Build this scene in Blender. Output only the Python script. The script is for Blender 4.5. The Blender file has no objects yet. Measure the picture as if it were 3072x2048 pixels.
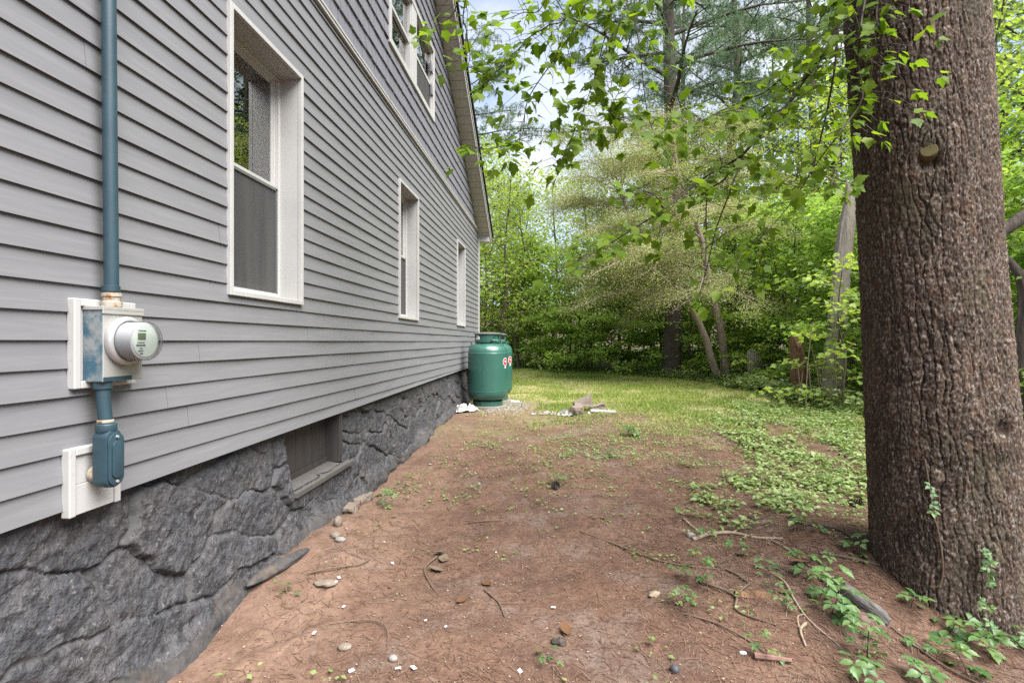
import bpy, bmesh, math, random
import numpy as np
from mathutils import Vector, Matrix, noise as mnoise

sc = bpy.context.scene
COL = sc.collection
R = math.radians

# ------------------------------------------------------------------ camera, sky, sun, exposure
cam_d = bpy.data.cameras.new('camera')
cam = bpy.data.objects.new('camera', cam_d)
COL.objects.link(cam)
cam.location = (1.76, 0.0, 1.45)
cam.rotation_euler = (R(90), 0, math.atan(129 / 1600))
cam_d.sensor_width = 36.0
cam_d.lens = 36.0 * 1600 / 3072
cam_d.clip_start = 0.05
cam_d.clip_end = 1500
sc.camera = cam

SUN_EL, SUN_ROT = R(58), R(128)
world = bpy.data.worlds.new('World')
sc.world = world
world.use_nodes = True
wn, wl = world.node_tree.nodes, world.node_tree.links
wn.clear()
wo = wn.new('ShaderNodeOutputWorld')
bg = wn.new('ShaderNodeBackground')
sky = wn.new('ShaderNodeTexSky')
sky.sky_type = 'NISHITA'
sky.sun_disc = False
sky.sun_elevation = SUN_EL
sky.sun_rotation = SUN_ROT
sky.air_density = 1.0
sky.dust_density = 0.6
tc = wn.new('ShaderNodeTexCoord')
mp = wn.new('ShaderNodeMapping')
mp.inputs['Scale'].default_value = (1.0, 1.0, 2.2)
wl.new(tc.outputs['Generated'], mp.inputs['Vector'])
cn = wn.new('ShaderNodeTexNoise')
cn.inputs['Scale'].default_value = 2.6
cn.inputs['Detail'].default_value = 7
cn.inputs['Roughness'].default_value = 0.58
wl.new(mp.outputs['Vector'], cn.inputs['Vector'])
cr = wn.new('ShaderNodeValToRGB')
cr.color_ramp.elements[0].position = 0.40
cr.color_ramp.elements[0].color = (0.28, 0.28, 0.28, 1)
cr.color_ramp.elements[1].position = 0.66
cr.color_ramp.elements[1].color = (0.95, 0.95, 0.95, 1)
wl.new(cn.outputs['Fac'], cr.inputs['Fac'])
cm = wn.new('ShaderNodeMixRGB')
cm.inputs['Color2'].default_value = (4.6, 4.7, 4.95, 1)
wl.new(cr.outputs['Color'], cm.inputs['Fac'])
wl.new(sky.outputs['Color'], cm.inputs['Color1'])
wl.new(cm.outputs['Color'], bg.inputs['Color'])
bg.inputs['Strength'].default_value = 0.075
wl.new(bg.outputs['Background'], wo.inputs['Surface'])

sun_d = bpy.data.lights.new('sun', 'SUN')
sun_d.energy = 4.0
sun_d.angle = R(55)
sun_d.color = (1.0, 0.96, 0.90)
sun = bpy.data.objects.new('sun', sun_d)
COL.objects.link(sun)
sdir = Vector((math.sin(SUN_ROT) * math.cos(SUN_EL), math.cos(SUN_ROT) * math.cos(SUN_EL), math.sin(SUN_EL)))
sun.rotation_euler = sdir.to_track_quat('Z', 'Y').to_euler()
sun.location = (6, 8, 12)

sc.view_settings.view_transform = 'Standard'
sc.view_settings.look = 'None'
sc.view_settings.gamma = 1.0
sc.view_settings.use_curve_mapping = False
sc.view_settings.exposure = 1.85
sc.render.engine = 'CYCLES'
cy = sc.cycles
cy.max_bounces = 7
cy.diffuse_bounces = 5
cy.glossy_bounces = 3
cy.transmission_bounces = 4
cy.transparent_max_bounces = 10
cy.caustics_reflective = False
cy.caustics_refractive = False
cy.use_denoising = False
cy.use_adaptive_sampling = True
cy.adaptive_threshold = 0.004
cy.sample_clamp_indirect = 6.0

# ------------------------------------------------------------------ numeric helpers
def sst(a, b, x):
    t = np.clip((np.asarray(x, float) - a) / (b - a), 0, 1)
    return t * t * (3 - 2 * t)

def _hash(ix, iy, seed):
    h = (ix.astype(np.int64) * 374761393 + iy.astype(np.int64) * 668265263 + seed * 974634777) & 0xffffffff
    h = ((h ^ (h >> 13)) * 1274126177) & 0xffffffff
    h = ((h ^ (h >> 16)) * 2246822519) & 0xffffffff
    return ((h ^ (h >> 15)) & 0xffffff) / float(0xffffff)

def vnoise(x, y, seed=0):
    x, y = np.broadcast_arrays(np.asarray(x, float), np.asarray(y, float))
    ix, iy = np.floor(x), np.floor(y)
    fx, fy = x - ix, y - iy
    u, v = fx * fx * fx * (fx * (fx * 6 - 15) + 10), fy * fy * fy * (fy * (fy * 6 - 15) + 10)
    a, b = _hash(ix, iy, seed), _hash(ix + 1, iy, seed)
    c, d = _hash(ix, iy + 1, seed), _hash(ix + 1, iy + 1, seed)
    return ((a * (1 - u) + b * u) * (1 - v) + (c * (1 - u) + d * u) * v) * 2 - 1

def fbm(x, y, octv=4, seed=0, gain=0.5):
    s, a = 0, 1.0
    for o in range(octv):
        s = s + a * vnoise(x * 2 ** o + 17.3 * o, y * 2 ** o - 9.1 * o, seed + o)
        a *= gain
    return s

def ridged(x, y, octv=4, seed=0):
    s, a = 0, 0.5
    for o in range(octv):
        n = 1 - np.abs(vnoise(x * 2 ** o + 5.7 * o, y * 2 ** o + 3.3 * o, seed + o))
        s = s + a * n * n
        a *= 0.5
    return s

def worley(x, y, seed=0, jit=0.85, full=False):
    ix, iy = np.floor(x), np.floor(y)
    f1 = np.full(x.shape, 9.0); f2 = np.full(x.shape, 9.0); qx = np.zeros(x.shape); qy = np.zeros(x.shape)
    idx = np.zeros(x.shape, np.int64); px = np.zeros(x.shape); py = np.zeros(x.shape)
    for dx in (-1, 0, 1):
        for dy in (-1, 0, 1):
            cx, cy_ = ix + dx, iy + dy
            sx = cx + 0.5 + jit * (_hash(cx, cy_, seed) - 0.5)
            sy = cy_ + 0.5 + jit * (_hash(cx, cy_, seed + 77) - 0.5)
            d = np.hypot(x - sx, y - sy)
            near = d < f1
            sec = (~near) & (d < f2)
            qx = np.where(near, px, np.where(sec, sx, qx)); qy = np.where(near, py, np.where(sec, sy, qy))
            f2 = np.where(near, f1, np.minimum(f2, d))
            idx = np.where(near, ((cx + 500) * 5000 + (cy_ + 500)).astype(np.int64), idx)
            px = np.where(near, sx, px); py = np.where(near, sy, py)
            f1 = np.where(near, d, f1)
    if full: return f1, f2, idx, px, py, qx, qy
    return f1, f2, idx, px, py

def facets(x, y, seed=0, slope=.6, k=.55):
    """continuous chiselled surface: upper envelope of randomly tilted planes"""
    ix, iy = np.floor(x), np.floor(y)
    best = np.full(x.shape, -9.0)
    for dx in (-1, 0, 1):
        for dy in (-1, 0, 1):
            cx, cy_ = ix + dx, iy + dy
            sx = cx + .1 + .8 * _hash(cx, cy_, seed); sy = cy_ + .1 + .8 * _hash(cx, cy_, seed + 7)
            gx_ = (_hash(cx, cy_, seed + 13) - .5) * 2 * slope; gy_ = (_hash(cx, cy_, seed + 19) - .5) * 2 * slope
            a_ = _hash(cx, cy_, seed + 29) * .5
            best = np.maximum(best, a_ + gx_ * (x - sx) + gy_ * (y - sy) - k * ((x - sx) ** 2 + (y - sy) ** 2))
    return best

def np_mesh(name, V, F, mats=(), smooth=False, attrs=None):
    """V (n,3), F (m,k) uniform polygon size -> mesh data."""
    V = np.asarray(V, np.float32); F = np.asarray(F, np.int32)
    me = bpy.data.meshes.new(name)
    m, k = F.shape
    me.vertices.add(len(V)); me.vertices.foreach_set('co', V.ravel())
    me.loops.add(m * k); me.loops.foreach_set('vertex_index', F.ravel())
    me.polygons.add(m)
    me.polygons.foreach_set('loop_start', np.arange(0, m * k, k, dtype=np.int32))
    try:
        me.polygons.foreach_set('loop_total', np.full(m, k, np.int32))
    except Exception:
        pass
    me.polygons.foreach_set('use_smooth', np.full(m, bool(smooth)))
    for an, av in (attrs or {}).items():
        at = me.attributes.new(an, 'FLOAT', 'POINT')
        at.data.foreach_set('value', np.asarray(av, np.float32))
    for mt in mats:
        me.materials.append(mt)
    me.update(calc_edges=True)
    return me

# ------------------------------------------------------------------ object helpers
def tag(o, label=None, cat=None, group=None, kind=None):
    if label: o['label'] = label
    if cat: o['category'] = cat
    if group: o['group'] = group
    if kind: o['kind'] = kind
    return o

def link(name, me, parent=None, loc=(0, 0, 0), rot=(0, 0, 0), scale=(1, 1, 1)):
    o = bpy.data.objects.new(name, me)
    COL.objects.link(o)
    o.location = loc; o.rotation_euler = rot; o.scale = scale
    if parent is not None: o.parent = parent
    return o

def empty(name, loc=(0, 0, 0), rot=(0, 0, 0), parent=None):
    return link(name, None, parent, loc, rot)

class MB:
    """collects boxes, prisms and tubes and links them as ONE mesh object"""
    def __init__(s): s.v = []; s.f = []
    def add(s, V, F):
        n = len(s.v)
        s.v += [tuple(map(float, p)) for p in V]
        s.f += [tuple(int(i) + n for i in f) for f in F]
        return s
    def box(s, x0, x1, y0, y1, z0, z1):
        V = [(x, y, z) for x in (x0, x1) for y in (y0, y1) for z in (z0, z1)]
        return s.add(V, [(0, 1, 3, 2), (4, 6, 7, 5), (0, 4, 5, 1), (2, 3, 7, 6), (0, 2, 6, 4), (1, 5, 7, 3)])
    def quad(s, a, b, c, d): return s.add([a, b, c, d], [(0, 1, 2, 3)])
    def tube(s, pts, rad, sides=8, cap=True):
        V, F = tube(pts, rad, sides); s.add(V, F)
        if cap:
            n = len(s.v) - len(V)
            s.f.append(tuple(n + i for i in range(sides))[::-1])
            s.f.append(tuple(n + len(V) - sides + i for i in range(sides)))
        return s
    def lathe(s, prof, seg=32, axis='z', c=(0, 0, 0)):
        V, F = [], []
        for (r, h) in prof:
            for i in range(seg):
                a = 2 * math.pi * i / seg
                if axis == 'z': V.append((c[0] + r * math.cos(a), c[1] + r * math.sin(a), c[2] + h))
                else: V.append((c[0] + h, c[1] + r * math.cos(a), c[2] + r * math.sin(a)))
        for j in range(len(prof) - 1):
            for i in range(seg):
                k = (i + 1) % seg
                F.append((j * seg + i, j * seg + k, (j + 1) * seg + k, (j + 1) * seg + i))
        return s.add(V, F)
    def mesh(s, name, mat, smooth=False, bevel=0.0, seg=2):
        me = bpy.data.meshes.new(name)
        me.from_pydata(s.v, [], s.f)
        bm = bmesh.new(); bm.from_mesh(me)
        bmesh.ops.recalc_face_normals(bm, faces=bm.faces)
        if bevel > 0:
            es = [e for e in bm.edges if len(e.link_faces) == 2 and e.calc_face_angle(0) > 0.6]
            bmesh.ops.bevel(bm, geom=es, offset=bevel, segments=seg, affect='EDGES', profile=0.5)
        if smooth:
            for f in bm.faces: f.smooth = True
            for e in bm.edges:
                if len(e.link_faces) == 2 and e.calc_face_angle(0) > 0.7: e.smooth = False
        bm.to_mesh(me); bm.free()
        if mat is not None: me.materials.append(mat)
        return me
    def build(s, name, mat, parent=None, smooth=False, bevel=0.0, **k):
        return link(name, s.mesh(name, mat, smooth, bevel), parent, **k)

def tube(pts, rad, sides=6):
    P = np.asarray(pts, float); n = len(P)
    rad = np.broadcast_to(np.asarray(rad, float), (n,))
    T = np.gradient(P, axis=0)
    T /= np.linalg.norm(T, axis=1, keepdims=True) + 1e-9
    ref = np.array([0.31, 0.95, 0.05]) if abs(T[0][2]) > 0.7 else np.array([0, 0, 1.0])
    U = np.cross(T, ref); U /= np.linalg.norm(U, axis=1, keepdims=True) + 1e-9
    W = np.cross(T, U)
    a = np.arange(sides) * 2 * math.pi / sides
    V = P[:, None, :] + rad[:, None, None] * (np.cos(a)[None, :, None] * U[:, None, :] + np.sin(a)[None, :, None] * W[:, None, :])
    i = np.arange(sides); k = (i + 1) % sides
    F = np.concatenate([np.stack([j * sides + i, j * sides + k, (j + 1) * sides + k, (j + 1) * sides + i], 1) for j in range(n - 1)])
    return V.reshape(-1, 3), F

def spline(pts, n):
    """Catmull-Rom through pts, n samples"""
    P = np.asarray(pts, float)
    P = np.vstack([2 * P[0] - P[1], P, 2 * P[-1] - P[-2]])
    m = len(P) - 3
    out = []
    for t in np.linspace(0, m - 1e-6, n):
        i = int(t); u = t - i
        a, b, c, d = P[i], P[i + 1], P[i + 2], P[i + 3]
        out.append(0.5 * (2 * b + (c - a) * u + (2 * a - 5 * b + 4 * c - d) * u * u + (3 * b - a - 3 * c + d) * u ** 3))
    return np.array(out)

# ------------------------------------------------------------------ materials
def nt(m): return m.node_tree.nodes, m.node_tree.links

def mat(name, col, rough=0.6, spec=0.4, metal=0.0, noise=None, bump=None, sx=(1, 1, 1), coat=0.0):
    """noise: list of (scale, colour, lo, hi[, detail]) mixed over the base; bump: list of (scale, strength, distance)"""
    m = bpy.data.materials.new(name); m.use_nodes = True
    N, L = nt(m)
    b = N['Principled BSDF']
    b.inputs['Roughness'].default_value = rough
    b.inputs['Specular IOR Level'].default_value = spec
    b.inputs['Metallic'].default_value = metal
    b.inputs['Coat Weight'].default_value = coat
    b.inputs['Base Color'].default_value = (*col, 1)
    t = N.new('ShaderNodeTexCoord'); mpn = N.new('ShaderNodeMapping')
    mpn.inputs['Scale'].default_value = sx
    L.new(t.outputs['Object'], mpn.inputs['Vector'])
    prev = None
    for nz in noise or []:
        n = N.new('ShaderNodeTexNoise'); n.inputs['Scale'].default_value = nz[0]
        n.inputs['Detail'].default_value = nz[4] if len(nz) > 4 else 5
        n.inputs['Roughness'].default_value = 0.6
        L.new(mpn.outputs['Vector'], n.inputs['Vector'])
        r = N.new('ShaderNodeMapRange'); r.inputs['From Min'].default_value = nz[2]; r.inputs['From Max'].default_value = nz[3]
        L.new(n.outputs['Fac'], r.inputs['Value'])
        x = N.new('ShaderNodeMixRGB'); x.inputs['Color1'].default_value = (*col, 1); x.inputs['Color2'].default_value = (*nz[1], 1)
        if prev: L.new(prev.outputs['Color'], x.inputs['Color1'])
        L.new(r.outputs['Result'], x.inputs['Fac'])
        prev = x
    if prev: L.new(prev.outputs['Color'], b.inputs['Base Color'])
    pb = None
    for bz in bump or []:
        n = N.new('ShaderNodeTexNoise'); n.inputs['Scale'].default_value = bz[0]; n.inputs['Detail'].default_value = 6
        L.new(mpn.outputs['Vector'], n.inputs['Vector'])
        bb = N.new('ShaderNodeBump'); bb.inputs['Strength'].default_value = bz[1]; bb.inputs['Distance'].default_value = bz[2]
        L.new(n.outputs['Fac'], bb.inputs['Height'])
        if pb: L.new(pb.outputs['Normal'], bb.inputs['Normal'])
        pb = bb
    if pb: L.new(pb.outputs['Normal'], b.inputs['Normal'])
    return m

def leaf_mat(name, c0, c1, c2, trans=0.45, rough=0.45, spec=0.35, attr='tint', tboost=(1.25, 1.3, 0.7)):
    m = bpy.data.materials.new(name); m.use_nodes = True
    N, L = nt(m)
    b = N['Principled BSDF']; out = N['Material Output']
    if attr:
        a = N.new('ShaderNodeAttribute'); a.attribute_name = attr; fac = a.outputs['Fac']
    else:
        a = N.new('ShaderNodeObjectInfo'); fac = a.outputs['Random']
    r = N.new('ShaderNodeValToRGB'); e = r.color_ramp.elements
    e[0].color = (*c0, 1); e[1].color = (*c2, 1); e2 = e.new(0.5); e2.color = (*c1, 1)
    L.new(fac, r.inputs['Fac'])
    L.new(r.outputs['Color'], b.inputs['Base Color'])
    b.inputs['Roughness'].default_value = rough
    b.inputs['Specular IOR Level'].default_value = spec
    tr = N.new('ShaderNodeBsdfTranslucent')
    tm = N.new('ShaderNodeMixRGB'); tm.blend_type = 'MULTIPLY'; tm.inputs['Fac'].default_value = 1
    tm.inputs['Color2'].default_value = (*tboost, 1)
    L.new(r.outputs['Color'], tm.inputs['Color1']); L.new(tm.outputs['Color'], tr.inputs['Color'])
    mx = N.new('ShaderNodeMixShader'); mx.inputs['Fac'].default_value = trans
    L.new(b.outputs['BSDF'], mx.inputs[1]); L.new(tr.outputs['BSDF'], mx.inputs[2])
    L.new(mx.outputs['Shader'], out.inputs['Surface'])
    return m

def glass_mat(name, tint=(0.9, 0.93, 0.92), ior=1.5, rough=0.0, extra=0.0, mult=1.6):
    m = bpy.data.materials.new(name); m.use_nodes = True
    N, L = nt(m); out = N['Material Output']; N.remove(N['Principled BSDF'])
    tr = N.new('ShaderNodeBsdfTransparent'); tr.inputs['Color'].default_value = (*tint, 1)
    gl = N.new('ShaderNodeBsdfGlossy'); gl.inputs['Roughness'].default_value = rough
    fr = N.new('ShaderNodeFresnel'); fr.inputs['IOR'].default_value = ior
    ad = N.new('ShaderNodeMath'); ad.operation = 'MULTIPLY_ADD'; ad.inputs[1].default_value = mult; ad.inputs[2].default_value = extra
    ad.use_clamp = True
    L.new(fr.outputs['Fac'], ad.inputs[0])
    mx = N.new('ShaderNodeMixShader'); L.new(ad.outputs['Value'], mx.inputs['Fac'])
    L.new(tr.outputs['BSDF'], mx.inputs[1]); L.new(gl.outputs['BSDF'], mx.inputs[2])
    L.new(mx.outputs['Shader'], out.inputs['Surface'])
    return m

M_siding = mat('vinyl_siding', (0.162, 0.163, 0.176), 0.5, 0.35, noise=[(1.3, (0.149, 0.150, 0.160), 0.35, 0.75), (60, (0.175, 0.176, 0.186), 0.45, 0.7, 2)],
               bump=[(160, 0.10, 0.002)], sx=(1, 0.06, 1))
M_shingle = mat('shake_siding', (0.146, 0.146, 0.169), 0.6, 0.3, noise=[(2.0, (0.128, 0.128, 0.147), 0.35, 0.7), (45, (0.164, 0.164, 0.187), 0.45, 0.75)],
                bump=[(120, 0.25, 0.003)], sx=(1, 1, 0.12))
M_white = mat('white_trim', (0.385, 0.385, 0.381), 0.45, 0.4, noise=[(3.0, (0.333, 0.329, 0.314), 0.45, 0.8), (40, (0.281, 0.270, 0.248), 0.62, 0.85)])
M_soffit = mat('soffit_vinyl', (0.42, 0.41, 0.39), 0.55, 0.3, noise=[(4, (0.37, 0.36, 0.335), 0.4, 0.8)])
M_track = mat('grey_vinyl', (0.440, 0.440, 0.424), 0.5, 0.3)
M_dark = mat('dark_interior', (0.05, 0.048, 0.045), 0.9, 0.1)
M_room = mat('room_wall', (0.20, 0.19, 0.18), 0.9, 0.1)
M_curtain = mat('grey_curtain', (0.05, 0.05, 0.052), 0.9, 0.1)
M_roof = mat('roof_shingle', (0.03, 0.03, 0.032), 0.9, 0.2, bump=[(40, 0.5, 0.01)])
M_glass = glass_mat('window_glass', extra=0.24)
M_meterglass = glass_mat('meter_glass', (0.93, 0.95, 0.95), 1.4, 0.02, 0.0, 0.55)
M_screen = bpy.data.materials.new('screen_mesh'); M_screen.use_nodes = True
_N, _L = nt(M_screen)
_t = _N.new('ShaderNodeBsdfTransparent'); _m = _N.new('ShaderNodeMixShader'); _m.inputs['Fac'].default_value = 0.85
_N['Principled BSDF'].inputs['Base Color'].default_value = (0.062, 0.062, 0.065, 1); _N['Principled BSDF'].inputs['Roughness'].default_value = 0.7
_tc = _N.new('ShaderNodeTexCoord'); _mp = _N.new('ShaderNodeMapping'); _mp.inputs['Scale'].default_value = (1, 8, 0.8)
_nz = _N.new('ShaderNodeTexNoise'); _nz.inputs['Scale'].default_value = 1.6; _nz.inputs['Detail'].default_value = 5
_cr = _N.new('ShaderNodeValToRGB'); _cr.color_ramp.elements[0].position = .35; _cr.color_ramp.elements[1].position = .7
_cr.color_ramp.elements[0].color = (.038, .038, .041, 1); _cr.color_ramp.elements[1].color = (.058, .057, .056, 1)
_L.new(_tc.outputs['Object'], _mp.inputs['Vector']); _L.new(_mp.outputs['Vector'], _nz.inputs['Vector']); _L.new(_nz.outputs['Fac'], _cr.inputs['Fac']); _L.new(_cr.outputs['Color'], _N['Principled BSDF'].inputs['Base Color'])
_L.new(_t.outputs['BSDF'], _m.inputs[1]); _L.new(_N['Principled BSDF'].outputs['BSDF'], _m.inputs[2])
_L.new(_m.outputs['Shader'], _N['Material Output'].inputs['Surface'])
M_stone = mat('painted_stone', (0.055, 0.057, 0.065), 0.75, 0.3,
              noise=[(3.5, (0.078, 0.074, 0.079), 0.42, 0.62), (18, (0.026, 0.026, 0.029), 0.46, 0.66), (42, (0.139, 0.135, 0.135), 0.57, 0.72), (6, (0.107, 0.088, 0.074), 0.60, 0.78), (95, (0.025, 0.025, 0.026), 0.56, 0.7)],
              bump=[(28, 0.7, 0.03), (90, 0.6, 0.010)])
M_mortar = mat('painted_mortar', (0.075, 0.073, 0.075), 0.75, 0.3,
               noise=[(5, (0.050, 0.050, 0.053), 0.4, 0.7), (30, (0.139, 0.129, 0.119), 0.58, 0.8)], bump=[(60, 0.5, 0.01)])
M_footing = mat('footing_mortar', (0.064, 0.060, 0.060), 0.85, 0.2,
                noise=[(5, (0.041, 0.041, 0.043), 0.4, 0.6), (4, (0.120, 0.086, 0.064), 0.56, 0.72), (30, (0.098, 0.086, 0.079), 0.52, 0.75)], bump=[(50, 0.5, 0.01)])
M_bwood = mat('painted_board', (0.038, 0.035, 0.035), 0.55, 0.35, noise=[(14, (0.052, 0.048, 0.046), 0.4, 0.75)], bump=[(40, 0.2, 0.003)], sx=(1, 1, 0.15))
M_sill = mat('painted_sill', (0.075, 0.071, 0.069), 0.65, 0.3, noise=[(12, (0.098, 0.091, 0.086), 0.4, 0.75), (70, (0.150, 0.135, 0.112), 0.66, 0.8)], bump=[(50, 0.3, 0.004)])
M_conduit = mat('blue_paint', (0.023, 0.048, 0.065), 0.42, 0.4, noise=[(8, (0.029, 0.060, 0.078), 0.4, 0.7), (90, (0.104, 0.135, 0.146), 0.72, 0.8), (30, (0.026, 0.036, 0.044), 0.55, 0.8)],
                bump=[(120, 0.12, 0.002)])
M_rust = mat('rust_hub', (0.315, 0.285, 0.232), 0.75, 0.2, noise=[(28, (0.225, 0.090, 0.022), 0.48, 0.62), (60, (0.375, 0.360, 0.315), 0.5, 0.7)], bump=[(80, 0.4, 0.003)])
M_metal = mat('galvanised_box', (0.36, 0.36, 0.345), 0.48, 0.4, metal=0.25, noise=[(9, (0.29, 0.28, 0.25), 0.45, 0.75), (35, (0.22, 0.2, 0.16), 0.66, 0.85)])
M_metalblue = mat('oversprayed_box', (0.225, 0.240, 0.247), 0.5, 0.4, metal=0.2, noise=[(16, (0.045, 0.105, 0.150), 0.42, 0.62), (50, (0.075, 0.143, 0.180), 0.5, 0.7)])
M_ring = mat('meter_ring', (0.440, 0.440, 0.448), 0.35, 0.5, metal=0.5)
M_dial = mat('meter_dial', (0.440, 0.480, 0.440), 0.5, 0.3)
M_lcd = mat('meter_display', (0.10, 0.125, 0.075), 0.3, 0.4)
M_print = mat('meter_print', (0.10, 0.11, 0.11), 0.6, 0.2)
M_cover = mat('meter_base', (0.40, 0.40, 0.42), 0.4, 0.4)
M_tank = mat('green_tank_paint', (0.026, 0.094, 0.074), 0.34, 0.5, noise=[(3, (0.03, 0.105, 0.083), 0.4, 0.7), (40, (0.034, 0.10, 0.08), 0.6, 0.85), (6, (0.022, 0.08, 0.063), 0.6, 0.75)], bump=[(14, 0.05, 0.01)], coat=0.2)
M_lid = mat('tank_lid', (0.10, 0.105, 0.10), 0.35, 0.5)
M_pad = mat('concrete_pad', (0.203, 0.184, 0.165), 0.9, 0.2, noise=[(20, (0.150, 0.135, 0.112), 0.4, 0.7)], bump=[(60, 0.4, 0.004)])
M_red = mat('sticker_red', (0.42, 0.02, 0.035), 0.4, 0.4)
M_stick_w = mat('sticker_white', (0.75, 0.74, 0.74), 0.4, 0.4)
M_bark = mat('pine_bark', (0.082, 0.057, 0.041), 0.88, 0.18,
             noise=[(9, (0.056, 0.040, 0.030), 0.40, 0.66), (80, (0.205, 0.178, 0.158), 0.50, 0.62), (150, (0.036, 0.026, 0.021), 0.5, 0.64), (26, (0.105, 0.058, 0.037), 0.54, 0.75), (4, (0.075, 0.068, 0.045), 0.55, 0.8)],
             bump=[(90, 0.5, 0.006), (240, 0.5, 0.003)], sx=(1, 1, 0.5))
def tone_by(m, attr, lo, hi):
    N, L = nt(m); b = N['Principled BSDF']; src = b.inputs['Base Color'].links[0].from_socket
    a = N.new('ShaderNodeAttribute'); a.attribute_name = attr
    r = N.new('ShaderNodeMapRange'); r.inputs['To Min'].default_value = lo; r.inputs['To Max'].default_value = hi; L.new(a.outputs['Fac'], r.inputs['Value'])
    x = N.new('ShaderNodeVectorMath'); x.operation = 'SCALE'; L.new(src, x.inputs[0]); L.new(r.outputs['Result'], x.inputs['Scale']); L.new(x.outputs['Vector'], b.inputs['Base Color'])
tone_by(M_bark, 'plate', 0.62, 1.45)
M_cut = mat('cut_wood', (0.112, 0.092, 0.040), 0.8, 0.2, noise=[(40, (0.072, 0.060, 0.028), 0.4, 0.7)], bump=[(90, 0.4, 0.004)])
M_brk = mat('brown_bark', (0.10, 0.078, 0.062), 0.85, 0.2, noise=[(14, (0.06, 0.046, 0.038), 0.4, 0.7), (50, (0.17, 0.14, 0.12), 0.52, 0.75)], bump=[(30, 0.7, 0.03)], sx=(1, 1, 0.25))
M_brk_dark = mat('dark_bark', (0.055, 0.045, 0.038), 0.9, 0.2, noise=[(12, (0.085, 0.07, 0.06), 0.45, 0.75)], bump=[(25, 0.8, 0.03)], sx=(1, 1, 0.25))
M_brk_pink = mat('smooth_pale_bark', (0.24, 0.19, 0.155), 0.75, 0.25, noise=[(5, (0.17, 0.135, 0.11), 0.4, 0.7), (26, (0.30, 0.25, 0.21), 0.5, 0.75)], bump=[(30, 0.4, 0.01)])
M_brk_grey = mat('dead_grey_wood', (0.255, 0.225, 0.191), 0.85, 0.2, noise=[(10, (0.187, 0.162, 0.136), 0.4, 0.7), (30, (0.102, 0.085, 0.072), 0.6, 0.8)], bump=[(24, 0.8, 0.03)], sx=(1, 1, 0.12))
M_rot = mat('rotten_wood', (0.15, 0.085, 0.05), 0.9, 0.2, noise=[(14, (0.09, 0.05, 0.03), 0.4, 0.7), (22, (0.25, 0.17, 0.11), 0.55, 0.8)], bump=[(30, 0.9, 0.03)], sx=(1, 1, 0.2))
M_twig = mat('dark_twig', (0.045, 0.035, 0.026), 0.7, 0.3)
M_dry = mat('dry_stick', (0.140, 0.101, 0.073), 0.8, 0.2, noise=[(40, (0.084, 0.059, 0.042), 0.4, 0.7)])
M_pale = mat('pale_stick', (0.255, 0.203, 0.150), 0.8, 0.2, noise=[(40, (0.150, 0.112, 0.083), 0.45, 0.7)])
M_drift = mat('weathered_wood', (0.125, 0.118, 0.112), 0.8, 0.2, noise=[(70, (0.06, 0.056, 0.05), 0.45, 0.62), (160, (0.19, 0.18, 0.172), 0.5, 0.7)], bump=[(110, 0.9, 0.006)], sx=(1, 1, 0.05))
M_rock = mat('brown_rock', (0.168, 0.136, 0.116), 0.8, 0.25, noise=[(7, (0.096, 0.072, 0.048), 0.45, 0.68), (30, (0.232, 0.200, 0.176), 0.5, 0.75)], bump=[(40, 0.5, 0.01)])
M_rock2 = mat('grey_rock', (0.22, 0.205, 0.195), 0.8, 0.25, noise=[(12, (0.14, 0.13, 0.12), 0.4, 0.68), (50, (0.32, 0.30, 0.28), 0.52, 0.75)], bump=[(60, 0.4, 0.006)])
M_palerock = mat('pale_rock', (0.162, 0.135, 0.111), 0.85, 0.2, noise=[(14, (0.151, 0.119, 0.092), 0.4, 0.7), (50, (0.238, 0.210, 0.178), 0.52, 0.75)], bump=[(50, 0.5, 0.006)])
M_chip = mat('white_chip', (0.42, 0.42, 0.42), 0.6, 0.3)
M_cloth = mat('pale_plastic', (0.276, 0.265, 0.259), 0.5, 0.4, noise=[(12, (0.207, 0.196, 0.190), 0.4, 0.7)])
M_board = mat('grey_board', (0.289, 0.272, 0.272), 0.75, 0.2, noise=[(12, (0.212, 0.200, 0.196), 0.4, 0.7)], sx=(0.2, 1, 1))
M_deadleaf = mat('dead_leaf', (0.109, 0.055, 0.025), 0.7, 0.2, noise=[(30, (0.071, 0.036, 0.019), 0.4, 0.7)])
M_grey_leaf = mat('withered_leaf', (0.133, 0.101, 0.073), 0.7, 0.2, noise=[(30, (0.091, 0.070, 0.049), 0.4, 0.7)])
M_cone = mat('pine_cone', (0.055, 0.042, 0.034), 0.8, 0.2)

ML_near = leaf_mat('maple_leaf_near', (0.09, 0.165, 0.016), (0.12, 0.20, 0.02), (0.165, 0.245, 0.024), 0.52, 0.5, 0.2, None, (1.55, 1.5, 0.65))
ML_under = leaf_mat('understory_leaf', (0.145, 0.245, 0.052), (0.21, 0.32, 0.07), (0.30, 0.40, 0.095), 0.56, 0.5, 0.3, 'tint', (1.6, 1.6, 0.95))
ML_bright = leaf_mat('bright_tree_leaf', (0.19, 0.29, 0.07), (0.26, 0.365, 0.09), (0.34, 0.43, 0.14), 0.55, 0.5, 0.3, 'tint', (1.6, 1.5, 0.75))
ML_far = leaf_mat('far_tree_leaf', (0.105, 0.165, 0.060), (0.155, 0.225, 0.08), (0.21, 0.27, 0.115), 0.45, 0.6, 0.2, 'tint', (1.2, 1.25, 0.85))
ML_bud = leaf_mat('catkin_bud', (0.26, 0.30, 0.11), (0.34, 0.38, 0.15), (0.42, 0.45, 0.21), 0.42, 0.6, 0.2, 'tint', (1.1, 1.1, 0.75))
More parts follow.
